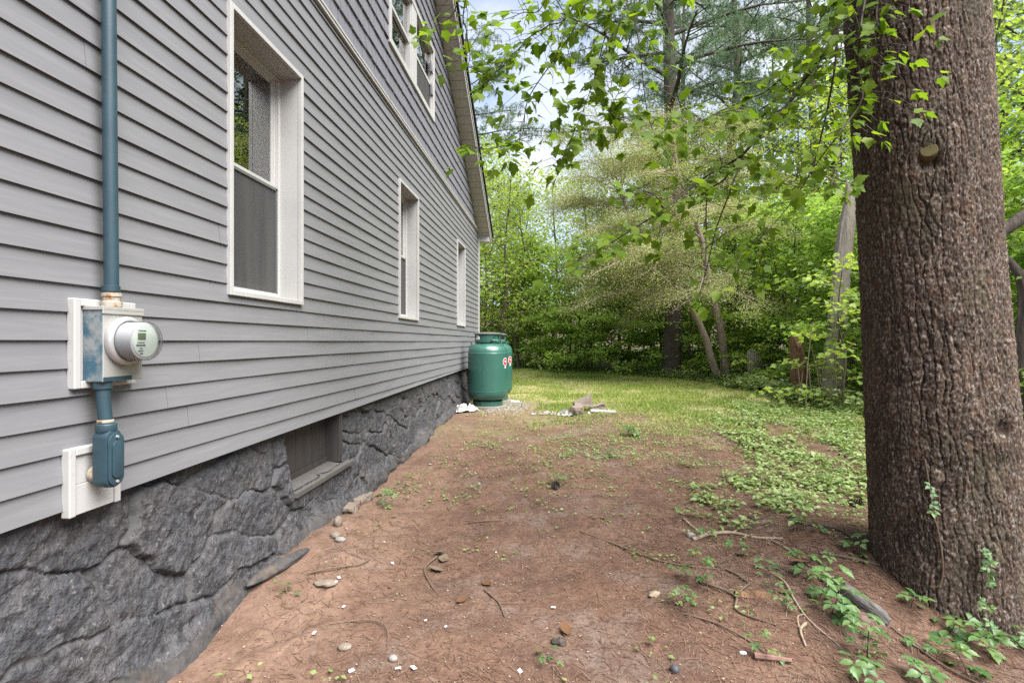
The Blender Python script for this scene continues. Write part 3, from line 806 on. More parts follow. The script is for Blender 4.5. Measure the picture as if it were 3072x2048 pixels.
rel(MB().lathe([(.060, .104), (.090, .104), (.093, .110), (.093, .124), (.088, .130), (.078, .132), (.076, .126), (.06, .126)], 40, 'x', ring_c).build('sealing_ring', M_ring, smooth=True), meter)
rel(MB().lathe([(.0, .127), (.071, .127), (.071, .190), (.066, .1915), (.0, .1915)], 40, 'x', ring_c).build('meter_base', M_cover, smooth=True), meter)
rel(MB().lathe([(.076, .128), (.0755, .200), (.073, .208), (.068, .2115), (.0, .2125)], 48, 'x', ring_c).build('glass_cover', M_meterglass, smooth=True), meter)
dial = rel(MB().lathe([(.0, .1935), (.061, .1935), (.061, .192)], 40, 'x', ring_c).build('dial', M_dial, smooth=True), meter)
def onto(o, p): o.parent = p; o.location = (0, 0, 0); o.matrix_parent_inverse = Matrix.Identity(4); return o
onto(MB().box(.194, .1965, 1.889, 1.926, 1.459, 1.482).build('display', M_lcd), dial).location = -Vector(meter.location) * 0
dial_off = Vector(meter.location)
for ch in dial.children: ch.location = (0, 0, 0)
pr = MB()
for (ya, yb, za, zb) in ((1.892, 1.930, 1.4905, 1.493), (1.886, 1.922, 1.4455, 1.4475), (1.880, 1.926, 1.434, 1.4385), (1.898, 1.912, 1.423, 1.4255), (1.889, 1.915, 1.414, 1.416), (1.899, 1.913, 1.403, 1.407)):
    pr.box(.194, .1955, ya, yb, za, zb)
onto(pr.build('print', M_print), dial)
rel(MB().lathe([(.031, 1.580), (.034, 1.583), (.034, 1.600), (.029, 1.604), (.029, 1.620), (.033, 1.622), (.033, 1.634), (.026, 1.636)], 24, 'z', (.066, 1.915, 0)).build('hub', M_rust, smooth=True), meter)

riser = tag(empty('conduit', (.066, 1.915, 1.636)), 'tall blue painted pipe rising from the meter box up the siding', 'conduit')
zz = np.linspace(1.63, 6.4, 24)
rel(MB().tube([(.062 + .003 * math.sin(z * 1.7), 1.915 + .004 * math.sin(z * .9 + 1) - .004 * (z - 1.6), z) for z in zz], .0245, 20).build('pipe', M_conduit, smooth=True), riser)
rel(MB().lathe([(.0250, 1.638), (.0305, 1.640), (.0305, 1.662), (.0250, 1.664)], 24, 'z', (.062, 1.915, 0)).build('coupling', M_conduit, smooth=True), riser)
for z in (4.15, 5.9):
    rel(MB().box(.0, .09, 1.878, 1.930, z, z + .02).build('strap', M_metal), riser)

low = tag(empty('conduit', (.085, 1.870, 1.02)), 'short blue pipe with elbow fitting under the meter entering the white block', 'conduit')
rel(MB().tube([(.070, 1.868, 1.300), (.074, 1.869, 1.22), (.082, 1.870, 1.14)], .0235, 20).build('pipe', M_conduit, smooth=True), low)
rel(MB().lathe([(.024, 1.272), (.030, 1.274), (.030, 1.298), (.024, 1.300)], 20, 'z', (.071, 1.868, 0)).build('connector', M_conduit, smooth=True), low)
rel(MB().lathe([(.0245, 1.146), (.027, 1.148), (.027, 1.156), (.0245, 1.158)], 20, 'z', (.081, 1.870, 0)).build('rust_band', M_rust, smooth=True), low)
def oblong(mb, y0, y1, z0, z1, x0, x1, r, n=8):
    pr_ = []
    for (cy0, cz0, a0) in ((y1 - r, z1 - r, 0), (y0 + r, z1 - r, 90), (y0 + r, z0 + r, 180), (y1 - r, z0 + r, 270)):
        for i in range(n + 1):
            a = R(a0 + 90 * i / n); pr_.append((cy0 + r * math.cos(a), cz0 + r * math.sin(a)))
    prism(mb, x0, x1, pr_)
lb = MB(); oblong(lb, 1.836, 1.905, .906, 1.120, .058, .116, .030)
lb.lathe([(.0, 1.05), (.030, 1.05), (.030, 1.112), (.034, 1.116), (.034, 1.142), (.026, 1.145), (.0, 1.145)], 24, 'z', (.084, 1.870, 0))
rel(lb.build('conduit_body', M_conduit, smooth=True, bevel=.003), low)
cv = MB(); oblong(cv, 1.838, 1.908, .912, 1.108, .1165, .124, .034)
oblong(cv, 1.850, 1.896, .940, 1.080, .124, .130, .022)
rel(cv.build('cover_plate', M_conduit, smooth=True, bevel=.002), low)
for z in (.927, 1.094):
    rel(MB().lathe([(.0, .1305), (.005, .1300), (.006, .1245)], 12, 'x', (0, 1.873, z)).build('screw', M_ring, smooth=True), low)
rel(MB().lathe([(.026, .036), (.026, .060), (.030, .060), (.030, .036)], 20, 'x', (0, 1.868, .955)).build('nipple', M_rust, smooth=True), low)

blk = tag(empty('mounting_plate', (.03, 1.878, .94)), 'square white vinyl mounting plate over the lowest siding edge', 'mounting plate')
mf = MB()
for q in ((1.765, 1.793, .818, 1.064), (1.964, 1.992, .818, 1.064), (1.793, 1.964, 1.036, 1.064)):
    mf.box(.004, .038, *q)
rel(mf.build('frame', M_white, bevel=.004), blk)
pn = MB().box(.004, .027, 1.793, 1.964, .930, 1.036).box(.004, .030, 1.793, 1.964, .820, .929)
rel(pn.build('panel', M_white, bevel=.002), blk)

# ------------------------------------------------------------------ gas tanks on pads
def gas_tank(x, y, label):
    z0 = 0.262
    t = tag(empty('gas_tank', (x, y, z0)), label, 'gas tank', 'green gas tanks beside the house')
    prof = [(.0, .075), (.20, .085), (.285, .110), (.335, .150), (.362, .200), (.371, .245), (.371, .262), (.374, .265), (.374, .275), (.371, .278), (.371, .955), (.374, .958), (.374, .968), (.371, .972), (.370, 1.00), (.358, 1.05), (.330, 1.092), (.285, 1.125), (.235, 1.147), (.15, 1.160), (.0, 1.168)]
    MB().lathe(prof, 64).build('body', M_tank, t, True)
    # lapped seam plate
    sm = MB(); V = []; n = 14
    a0, a1 = R(-98), R(-30)
    for i in range(n + 1):
        a = a0 + (a1 - a0) * i / n
        for z in (.272, .950): V.append((.3735 * math.cos(a), .3735 * math.sin(a), z))
    V += [(.370 * math.cos(a0), .370 * math.sin(a0), .272), (.370 * math.cos(a0), .370 * math.sin(a0), .95)]
    sm.add(V, [(2 * i, 2 * i + 2, 2 * i + 3, 2 * i + 1) for i in range(n)] + [(2 * n + 2, 0, 1, 2 * n + 3)])
    sm.build('seam_plate', M_tank, t, True)
    # collar with openings
    col = MB(); ns = 60
    holes = [(R(-42), .30), (R(-138), .30), (R(60), .3), (R(150), .3)]
    V, F = [], []
    zs_ = [1.155, 1.185, 1.225, 1.275, 1.295, 1.325]
    for z in zs_:
        for i in range(ns):
            a = 2 * math.pi * i / ns; V.append((.243 * math.cos(a), .243 * math.sin(a), z))
    for j in range(len(zs_) - 1):
        for i in range(ns):
            a = 2 * math.pi * (i + .5) / ns
            if 1 <= j <= 3 and any(abs((a - h + math.pi) % (2 * math.pi) - math.pi) < w_ * (.62 if j != 2 else .9) for h, w_ in holes) and j in (2, 3) : continue
            if j == 0 and (i % 20) in (8, 9, 10, 11, 12): continue
            F.append((j * ns + i, j * ns + (i + 1) % ns, (j + 1) * ns + (i + 1) % ns, (j + 1) * ns + i))
    col.add(V, F)
    co = col.build('collar', M_tank, t, True)
    md = co.modifiers.new('thickness', 'SOLIDIFY'); md.thickness = .006
    lid = MB().lathe([(.262, 1.318), (.266, 1.322), (.266, 1.334), (.258, 1.338), (.20, 1.352), (.10, 1.362), (.0, 1.364)], 48).build('lid', M_lid, t, True)
    fr = MB().lathe([(.278, .0), (.282, .0), (.282, .085), (.276, .085), (.276, .0)], 48).build('foot_ring', M_tank, t, True)
    for a in (R(-25), R(-155), R(90)):
        c_, s_ = math.cos(a), math.sin(a)
        p = [(c_ * .315 - s_ * d_, s_ * .315 + c_ * d_, h) for d_, h in ((-.035, 1.09), (-.035, 1.165), (-.015, 1.185), (.015, 1.185), (.035, 1.165), (.035, 1.09))]
        MB().tube(p, .007, 8).build('lifting_lug', M_tank, t, True)
    # round sticker, curved on the body
    ac, zc = R(-24), .815
    def disc(r, rr, m_, nm, par):
        d_ = MB(); V = [(rr * math.cos(ac), rr * math.sin(ac), zc)]
        for i in range(28):
            a = 2 * math.pi * i / 28
            th = ac + r * math.cos(a) / .371; V.append((rr * math.cos(th), rr * math.sin(th), zc + r * math.sin(a)))
        d_.add(V, [(0, 1 + i, 1 + (i + 1) % 28) for i in range(28)])
        return d_.build(nm, m_, par)
    st = disc(.072, .3755, M_stick_w, 'sticker', t)
    disc(.063, .3762, M_red, 'sticker_field', st)
    cu = bpy.data.curves.new('lettering', 'FONT'); cu.body = 'PR'; cu.size = .062; cu.align_x = 'CENTER'; cu.align_y = 'CENTER'; cu.extrude = .0004
    cu.materials.append(M_stick_w)
    co_ = link('lettering_curve', cu)
    lme = bpy.data.meshes.new_from_object(co_.evaluated_get(bpy.context.evaluated_depsgraph_get()))
    bpy.data.objects.remove(co_)
    lt = link('lettering', lme, st)
    lt.matrix_local = Matrix.Translation((.3768 * math.cos(ac), .3768 * math.sin(ac), zc)) @ Matrix.Rotation(ac + math.pi / 2, 4, 'Z') @ Matrix.Rotation(math.pi / 2, 4, 'X')
    MB().box(.372, .3755, -.02, .02, zc - .115, zc - .082).build('tag', M_stick_w, st, rot=(0, 0, ac))
    p = MB().lathe([(.0, -.05), (.355, -.05), (.362, -.045), (.362, -.008), (.352, -.001), (.0, -.001)], 48).build('concrete_pad', M_pad, None, True, loc=(x, y, z0))
    return t, p
_, p1 = gas_tank(.505, 9.93, 'nearer green gas tank standing on a round pad beside the house wall')
_, p2 = gas_tank(.515, 10.90, 'second green gas tank mostly hidden behind the nearer one')
tag(p1, 'round concrete pad under the nearer green gas tank', 'pad', 'round pads under the gas tanks')
tag(p2, 'round concrete pad under the hidden second gas tank', 'pad', 'round pads under the gas tanks')

# ------------------------------------------------------------------ the big pine trunk
TX, TY = 4.035, 3.425
pine = tag(empty('pine_tree', (TX, TY, -.2)), 'massive pine trunk with furrowed brown bark at the edge of the yard', 'tree', None)
def trunk_r(z): return .352 + .02 * sst(2.2, .5, z) + .025 * sst(.75, -.15, z) + .03 * sst(.10, -.35, z) + .004 * np.sin(z * 2.1) - .004 * (np.clip(z, 3, 9) - 3)
def trunk_c(z): return TX - .062 * (z - 1.45) * .997, TY - .062 * (z - 1.45) * .08
facing = math.atan2(-TY, 1.76 - TX)
tf = np.concatenate([np.linspace(-2.05, 2.05, 400), np.linspace(2.05, 2 * math.pi - 2.05, 40)[1:]])
tz = np.concatenate([np.arange(-.55, 3.9, .0065), np.arange(3.9, 9.0, .06)])
TH, TZ = np.meshgrid(tf, tz)
lin = TH * .36
k1 = np.array([math.sin(0)])
# knots push the bark rows apart
kn = [(2.49, (3.777, 3.052), .055), (.97, (4.136, 3.181), .05)]
bulge = np.zeros_like(TH); wz_ = np.zeros_like(TH); wl_ = np.zeros_like(TH)
kang = []
for kz, (kx, ky), kr in kn:
    cx_, cy_ = trunk_c(kz); a = math.atan2(ky - cy_, kx - cx_) - facing
    a = (a + math.pi) % (2 * math.pi) - math.pi; kang.append(a)
    dl, dz_ = lin - a * .36, TZ - kz
    d2 = (dl / .16) ** 2 + (dz_ / .17) ** 2
    bulge += .022 * np.exp(-d2) - .055 * np.exp(-((dl / .045) ** 2 + ((dz_ + (.05 if kz > 2 else 0)) / .05) ** 2))
    wl_ += -.045 * np.sign(dl) * np.exp(-d2 * 1.3) * np.exp(-np.abs(dl) / .12)
    wz_ += -.45 * np.abs(dl) * np.exp(-d2 * 1.0) * np.sign(dz_ + .001)
wx = lin + wl_ + .012 * fbm(lin * 9, TZ * 4, 3, 101) + .018 * fbm(lin * 2.5, TZ * 1.3, 2, 105)
wzz = TZ + wz_ * .5 + .02 * fbm(lin * 7, TZ * 5, 2, 111)
wx = wx + .006 * fbm(lin * 40, TZ * 16, 3, 116) ; wzz = wzz + .012 * fbm(lin * 30, TZ * 14, 3, 118)
b1, b2, bi, bx1, by1, bx2, by2 = worley(wx / .038, wzz / .19, 131, .98, True)
vert = np.abs(bx1 - bx2) / (np.abs(bx1 - bx2) + np.abs(by1 - by2) + 1e-6)
c1, c2, cidx, cx1, cy1, cx2, cy2 = worley(wx / .011 + .3 * fbm(lin * 60, TZ * 40, 2, 119), wzz / .021, 137, .98, True)
hb = (np.sin(bi * 9.13) * 3571.3) % 1; hc = (np.sin(cidx * 5.7) * 3771.3) % 1
deep = (.22 + .78 * sst(.35, .75, vert)) * (.5 + .6 * sst(-.4, .5, fbm(lin * 5, TZ * 1.6, 3, 140)))
groove = sst(.12, .035, b2 - b1) * deep
relief = .0032 * (hb - .5) + .0030 * (hc - .5) + .0036 * fbm(wx * 60, wzz * 44, 4, 151, .66) - .0016 * sst(.16, .02, c2 - c1) + .002 * sst(.0, .5, b2 - b1) - .018 * groove
plate_tone = .6 * hb + .4 * hc
lobes = .013 * sst(.55, -.1, TZ) * np.cos(TH * 7 + 1.0) + .012 * np.cos(TH * 3 + .6)
RR = trunk_r(TZ) + relief + bulge + lobes
cxx, cyy = trunk_c(TZ)
TV = np.stack([cxx + RR * np.cos(TH + facing), cyy + RR * np.sin(TH + facing), TZ], -1).reshape(-1, 3)
nT = len(tf)
ti = (np.arange(len(tz) - 1)[:, None] * nT + np.arange(nT)[None, :])
tj = (np.arange(len(tz) - 1)[:, None] * nT + (np.arange(nT)[None, :] + 1) % nT)
TF = np.stack([ti, tj, tj + nT, ti + nT], -1).reshape(-1, 4)
link('trunk', np_mesh('trunk', TV, TF, [M_bark], True, {'plate': plate_tone.ravel()}), pine).matrix_parent_inverse = Matrix.Translation((-TX, -TY, .2))
def on_trunk(ang, z, out=0.0):
    cx_, cy_ = trunk_c(z); r_ = float(trunk_r(np.array(z))) + out
    return Vector((cx_ + r_ * math.cos(ang + facing), cy_ + r_ * math.sin(ang + facing), z))
def world_child(o, p): o.parent = p; o.matrix_parent_inverse = Matrix.Translation(-Vector(p.location)); return o
a = kang[0]; base = on_trunk(a, 2.49, -.03); d_ = Vector((math.cos(a + facing), math.sin(a + facing), .12)).normalized()
base = on_trunk(a, 2.49, -.028)
world_child(MB().tube([base, base + d_ * .05, base + d_ * .055], [.050, .042, .037], 18).build('branch_stub', M_cut, smooth=True), pine)
pb0, pb1 = Vector((4.26, 3.33, 2.03)), Vector((4.60, 3.36, 2.24))
world_child(MB().tube(spline([pb0, (4.42, 3.34, 2.13), pb1, (5.2, 3.5, 2.42), (5.9, 3.7, 2.75)], 12), np.linspace(.042, .02, 12), 12).build('branch', M_brk_dark, smooth=True), pine)

# ------------------------------------------------------------------ leaf templates
def tri_fan(outline, lift=None, fold=0.0):
    n = len(outline)
    V = [(0.0, 0.42, 0.0)] + [(x, y, fold * abs(x) + (lift or 0) * (y - .4) ** 2) for x, y in outline]
    return np.array(V), np.array([(0, 1 + i, 1 + (i + 1) % n) for i in range(n)])
half = [(.05, .0), (.16, -.03), (.30, .05), (.37, .13), (.35, .20), (.47, .32), (.56, .42), (.45, .46), (.43, .56), (.32, .55), (.25, .62), (.22, .76), (.12, .85), (0, 1.05)]
MAPLE = [(x, y) for x, y in half] + [(-x, y) for x, y in half[-2::-1]]
KITE_V = np.array([(0, 0, 0), (.36, .42, .07), (0, 1, -.05), (-.36, .42, .07)]); KITE_F = np.array([(0, 1, 2), (0, 2, 3)])
M3 = [(0, 0), (.30, .02), (.52, .42), (.27, .50), (0, 1), (-.27, .50), (-.52, .42), (-.30, .02)]
M3_V = np.array([(x, y, .10 * abs(x)) for x, y in M3]); M3_F = np.array([(0, 1, 2), (0, 2, 3), (0, 3, 4), (0, 4, 5), (0, 5, 6), (0, 6, 7)])
OVAL = [(.0, 0), (.20, .10), (.33, .32), (.30, .55), (.17, .80), (0, 1), (-.17, .80), (-.30, .55), (-.33, .32), (-.20, .10)]

def scatter(TVt, TFt, pos, tip, nor, size, tint):
    """one mesh from many copies of a leaf template"""
    pos = np.asarray(pos, float); tip = np.asarray(tip, float); nor = np.asarray(nor, float)
    tip = tip / (np.linalg.norm(tip, axis=1, keepdims=True) + 1e-9)
    side = np.cross(tip, nor); side /= np.linalg.norm(side, axis=1, keepdims=True) + 1e-9
    nn = np.cross(side, tip)
    S = np.asarray(size, float)[:, None, None]
    V = pos[:, None, :] + S * (TVt[None, :, 0:1] * side[:, None, :] + TVt[None, :, 1:2] * tip[:, None, :] + TVt[None, :, 2:3] * nn[:, None, :])
    k = len(TVt)
    F = TFt[None] + (np.arange(len(pos)) * k)[:, None, None]
    return V.reshape(-1, 3), F.reshape(-1, TFt.shape[1]), np.repeat(tint, k)

# ------------------------------------------------------------------ tree generator
def grow(seed, stems, nprim, plen, z_lo, nsec, per_m, lsize, tmpl, lmat, bmat, droop=0.25, elev=(0.35, 0.9), flat=0.6, tdir=None, profile=None, clump=0.12, nsides=9, slk=1.0):
    """stems: list of (polyline, r0, r1). Returns (wood mesh, crown mesh)."""
    rg = np.random.default_rng(seed)
    WV, WF, wn_ = [], [], 0
    P_, T_, N_, S_, C_ = [], [], [], [], []
    def put(pts, rad, sides):
        nonlocal wn_
        v, f = tube(pts, rad, sides); WV.append(v); WF.append(f + wn_); wn_ += len(v)
    for (pl, r0, r1) in stems:
        sp = spline(pl, 16); put(sp, np.linspace(r0, r1, 16), nsides)
        zmin, zmax = sp[0][2], sp[-1][2]
        for i in range(nprim):
            t = z_lo + (1 - z_lo) * ((i + rg.uniform(0, 1)) / nprim)
            f_ = t * 15; k_ = min(int(f_), 14); b0 = sp[k_] + (sp[k_ + 1] - sp[k_]) * (f_ - k_)
            az = i * 2.39996 + rg.uniform(-.6, .6)
            if tdir is not None and rg.uniform() < tdir[1]: az = tdir[0] + rg.uniform(-1.0, 1.0)
            el = elev[0] + (elev[1] - elev[0]) * t + rg.uniform(-.18, .18)
            ln = plen * (profile(t) if profile else (1.15 - .75 * t)) * rg.uniform(.65, 1.15)
            d0 = np.array([math.cos(az) * math.cos(el), math.sin(az) * math.cos(el), math.sin(el)])
            pts = [b0]
            for s_ in range(1, 7):
                d0 = d0 + np.array([rg.uniform(-.12, .12), rg.uniform(-.12, .12), rg.uniform(-.08, .08) - droop * .12 * s_])
                d0 /= np.linalg.norm(d0); pts.append(pts[-1] + d0 * ln / 6)
            pts = np.array(pts); rb = (r0 * (1 - t) + r1 * t) * .42
            put(pts, np.linspace(rb, rb * .22, 7), 5)
            for j in range(nsec):
                u = .22 + .78 * (j + rg.uniform(0, 1)) / nsec
                q = min(int(u * 6), 5); sb = pts[q] + (pts[q + 1] - pts[q]) * (u * 6 - q)
                pd = pts[q + 1] - pts[q]; pd /= np.linalg.norm(pd)
                ang = rg.choice([-1, 1]) * rg.uniform(.5, 1.1)
                sd = np.array([pd[0] * math.cos(ang) - pd[1] * math.sin(ang), pd[0] * math.sin(ang) + pd[1] * math.cos(ang), pd[2] * .5 + rg.uniform(-.2, .2)])
                sl = (ln * (.22 + .30 * (1 - u)) * rg.uniform(.7, 1.3) + .15) * slk
                q1 = sb + sd * sl * .5 + np.array([0, 0, -.02 * droop]); q2 = sb + sd * sl + np.array([0, 0, -.12 * droop * sl])
                put([sb, q1, q2], [rb * .25 + .002, rb * .16 + .002, .002], 3)
                nl = max(2, int(per_m * sl * rg.uniform(.7, 1.3)))
                w = rg.uniform(.1, 1, nl)[:, None]
                base = sb * (1 - w) + q2 * w
                off = rg.normal(0, clump, (nl, 3)) * np.array([1, 1, 1 - flat])
                P_.append(base + off)
                hd = off * np.array([1, 1, 0]) + sd[None] * .08
                T_.append(np.concatenate([hd[:, :2] / (np.linalg.norm(hd[:, :2], axis=1, keepdims=True) + 1e-6), -rg.uniform(.1, .8, (nl, 1))], 1))
                N_.append(np.concatenate([rg.normal(0, .62, (nl, 2)) + .35 * off[:, :2] / (clump + .01), np.ones((nl, 1))], 1))
                S_.append(lsize * rg.uniform(.65, 1.25, nl))
                C_.append(np.clip(rg.normal(rg.uniform(.12, .85), .14, nl), 0, 1))
    wood = np_mesh('wood', np.concatenate(WV), np.concatenate(WF), [bmat], True)
    V, F, ct = scatter(tmpl[0], tmpl[1], np.concatenate(P_), np.concatenate(T_), np.concatenate(N_), np.concatenate(S_), np.concatenate(C_))
    crown = np_mesh('crown', V, F, [lmat], False, {'tint': ct})
    return wood, crown

def wob(seed, H, lean=(0, 0), n=6, amp=.12):
    rg = np.random.default_rng(seed)
    return [(lean[0] * H * (i / (n - 1)) + (rg.normal(0, amp) if i else 0), lean[1] * H * (i / (n - 1)) + (rg.normal(0, amp) if i else 0), H * i / (n - 1) - (.15 if i == 0 else 0)) for i in range(n)]

KITE = (KITE_V, KITE_F); MAP3 = (M3_V, M3_F)
under = [grow(200 + i, [(wob(300 + i, 6.2), .055, .015)], 23, 2.2, .06, 9, 29, .15, MAP3, ML_under, M_brk, .18, (.12, .95), .62, clump=.23) for i in range(3)]
seedl = [grow(210 + i, [(wob(310 + i, 5.2), .045, .015)], 14, 2.1, .05, 6, 13, .21, MAP3, ML_bright, M_brk, .18, (.1, .95), .6, clump=.26) for i in range(3)]
midt = [grow(220 + i, [(wob(320 + i, 10.5, amp=.2), .11, .02)], 28, 3.3, .16, 9, 15, .17, KITE, ML_bright, M_brk, .15, (.25, 1.05), .25, clump=.32) for i in range(3)]
fart = [grow(240 + i, [(wob(340 + i, 17, amp=.3), .2, .03)], 30, 4.6, .22, 10, 11, .24, KITE, ML_far, M_brk_dark, .15, (.3, 1.0), .4, clump=.34) for i in range(2)]
# pine foliage: needle bursts
def burst():
    rg = np.random.default_rng(9); V, F = [], []
    for i in range(11):
        d = rg.normal(0, 1, 3); d[1] = abs(d[1]) + .35; d /= np.linalg.norm(d)
        s_ = np.cross(d, rg.normal(0, 1, 3)); s_ /= np.linalg.norm(s_); k = len(V)
        V += [tuple(s_ * .035), tuple(-s_ * .035), tuple(d * rg.uniform(.7, 1.0))]; F.append((k, k + 1, k + 2))
    return np.array(V), np.array(F)
BURST = burst()
pinet = [grow(260 + i, [(wob(360 + i, 23, amp=.12), .33, .07)], 34, 3.6, .36, 9, 13, .30, BURST, ML_pine, M_brk_dark, .05, (.05, .35), .55, clump=.16, profile=lambda t: .75 + .5 * math.sin(t * 3.0)) for i in range(2)]

ANCH = [(1500, 'past the house corner and the gas tanks'), (1800, 'straight behind the rubble pile'), (1990, 'between the rubble pile and the tall dark pine'), (2150, 'between the tall dark pine and the twin stemmed tree'),
        (2300, 'by the pale stump beyond the twin stemmed tree'), (2440, 'behind the rotten brown stump'), (2570, 'around the grey dead trunk'), (9e9, 'mostly screened by the massive pine trunk')]
ORD = ['nearest', 'second nearest', 'third nearest', 'fourth nearest', 'fifth nearest', 'sixth nearest', 'seventh nearest', 'eighth nearest', 'ninth nearest']
def place_labels(spots, kind):
    th = math.atan(129 / 1600); out = {}; by = {}
    for i, (x, y) in enumerate(spots):
        dx, dy = x - 1.76, y
        d = -math.sin(th) * dx + math.cos(th) * dy; px_ = 1536 + 1600 * (math.cos(th) * dx + math.sin(th) * dy) / max(d, .1)
        k = next(j for j, a in enumerate(ANCH) if px_ < a[0]); by.setdefault(k, []).append((math.hypot(dx, dy), i))
    for k, v in by.items():
        v.sort()
        for n, (_, i) in enumerate(v):
            out[i] = (ORD[min(n, 8)] + ' ' if len(v) > 1 else 'single ') + kind + ' ' + ANCH[k][1]
    return out

def plant_tree(name, pair, x, y, label, group, rot, sc_=1.0, z=None):
    t = tag(empty(name, (x, y, gz(x, y) if z is None else z), (0, 0, rot)), label, 'tree', group)
    t.scale = (sc_, sc_, sc_)
    link('trunk', pair[0], t); link('crown', pair[1], t)
    return t

UND = [(1.1, 24.6, .9), (2.3, 23.4, .8), (3.3, 22.2, .85), (4.3, 21.2, .85), (5.6, 20.6, .8), (6.5, 21.8, 1.0), (6.6, 19.4, .75), (8.4, 18.8, .9), (8.6, 17.1, .85), (8.5, 15.4, .8), (8.7, 14.0, .75), (8.3, 12.4, .7), (0.0, 26.0, .95), (8.9, 22.0, 1.05), (10.5, 19.8, 1.0), (10.9, 17.4, 1.0), (10.4, 14.6, .95), (9.9, 11.6, .85), (-1.5, 27.6, .95), (4.8, 23.8, 1.0), (7.3, 16.9, .42), (7.6, 15.0, .4), (7.7, 13.0, .38), (3.9, 20.9, .5), (2.0, 23.0, .5), (7.55, 11.2, .36), (8.3, 10.6, .72), (6.9, 10.0, .5), (-2.5, 29.5, .6), (-.8, 28.2, .5), (1.0, 26.6, .5), (2.8, 25.6, .5), (4.4, 25.2, .55), (6.0, 24.6, .55), (7.8, 23.8, .55), (9.6, 22.2, .6), (9.8, 18.6, .55), (10.2, 16.0, .5), (0, 33, .9), (3, 31, .8), (6.5, 30, .9), (9.5, 28.5, .9), (12.5, 25.5, .9), (-4, 31, .8)]
uv = {0: 'leafy young maple of bright green layers at the wood edge'}
UL = {}
for small in (True, False):
    ids = [i for i, u in enumerate(UND) if (u[2] < .6) == small]
    lb = place_labels([UND[i][:2] for i in ids], 'waist high maple seedling' if small else 'bright green young maple')
    UL.update({ids[j]: t for j, t in lb.items()})
for i, (x, y, s_) in enumerate(UND):
    plant_tree('maple_sapling', (seedl if s_ < .6 else under)[i % 3], x, y, UL[i], 'maple seedlings along the lawn edge' if s_ < .6 else 'young maples along the wood edge', i * 1.9, s_)
MID = [(-1.7, 24.8, .95), (-1.2, 28.5, 1.0), (0.2, 31, 1.0), (1.7, 29.1, .95), (3.4, 27.2, .9), (5.4, 27.4, 1.0), (7.2, 26.5, 1.05), (8.8, 25.7, 1.0), (10.4, 24.8, 1.05), (11.6, 22.8, 1.0), (12.4, 20.6, 1.0), (12.4, 17.9, .95), (12.2, 15.4, .9), (-4.5, 27.0, 1.0), (-3.0, 33, 1.1)]
ML_ = place_labels([m[:2] for m in MID], 'yellow green woodland tree')
for i, (x, y, s_) in enumerate(MID):
    plant_tree('woodland_tree', midt[i % 3], x, y, ML_[i], 'mid height trees in the wood', i * 2.3 + .5, s_)
FAR = [(-7.1, 41.7, .9), (-1.5, 45.1, .78), (4.1, 44, .8), (9.5, 42, .9), (13.5, 38.9, 1.0), (15.2, 35.1, 1.2), (17.4, 32.3, 1.2), (18.2, 28.3, 1.15), (18.2, 23.3, 1.1), (16.8, 18.5, 1.0), (22, 26, 1.2), (-13, 40, 1.0), (24, 18, 1.1), (20, 12, 1.0), (17, 6, .9)]
FL_ = place_labels([m[:2] for m in FAR], 'tall pale tree far back')
for i, (x, y, s_) in enumerate(FAR):
    plant_tree('tall_tree', fart[i % 2], x, y, FL_[i], 'tall trees at the back of the wood', i * 1.3, s_)
PIN = [(5.8, 18.9, 1.0, 'tall dark trunked pine rising behind the twin stemmed tree'), (9.6, 24.2, .9, 'slimmer leaning pine with bare limbs standing behind the tall dark pine'), (-3.3, 30.2, .82, 'hazy pine showing past the eave of the house'), (14.2, 27.1, .95, 'distant pine with blue green needles behind the grey dead trunk'), (9.7, 33.7, 1.0, 'distant pine between the two nearer dark trunks')]
for i, (x, y, s_, lb_) in enumerate(PIN):
    plant_tree('pine_tree', pinet[i % 2], x, y, lb_, 'pines in the wood', i * 1.1 + .3, s_)
RIGHT = sorted([(8.9, 8.4, .62, 0), (11.7, 11.8, .95, 0), (13.3, 14.6, 1.0, 1), (9.8, 7.4, .8, 0), (14.2, 11.6, 1.0, 1), (12.6, 9.0, .9, 1), (11.0, 5.5, .85, 0), (15, 7.5, 1.0, 1), (9.2, 9.8, .7, 0)], key=lambda q: math.hypot(q[0] - 1.76, q[1]))
for i, (x, y, s_, kd) in enumerate(RIGHT):
    plant_tree('woodland_tree' if kd else 'maple_sapling', (midt if kd else under)[i % 3], x, y, (ORD[i] if i < 9 else 'next') + ' of the leafy trees glimpsed beyond the outer side of the massive trunk', 'trees beyond the massive trunk', i * 2.1 + .9, s_)

# twin stemmed pale tree with catkins
tw0 = (6.95, 16.75)
tws = [([(0, 0, -.1), (-.35, -.05, .45), (-.65, -.05, 1.5), (-1.15, -.1, 2.45), (-1.55, -.15, 3.1), (-2.3, -.2, 4.1), (-3.0, -.2, 5.3), (-3.4, -.2, 6.6)], .125, .03),
       ([(.05, 0, -.1), (-.02, 0, .6), (-.12, .05, 1.6), (-.35, .1, 2.6), (-.5, .1, 3.4), (-.72, .15, 4.6), (-1.1, .15, 5.6), (-1.4, .2, 6.6), (-1.5, .2, 7.6)], .15, .035)]
wood, crown = grow(501, tws, 36, 2.95, .40, 20, 105, .038, KITE, ML_bud, M_brk_pink, .42, (.0, .75), .2, (R(195), .55), clump=.13, profile=lambda t: 1.05 - .5 * abs(t - .4), slk=1.25)
t = tag(empty('flowering_tree', (tw0[0], tw0[1], gz(*tw0))), 'twin stemmed pale barked tree with tan green catkins at the lawn edge', 'tree')
link('trunk', wood, t); link('crown', crown, t)

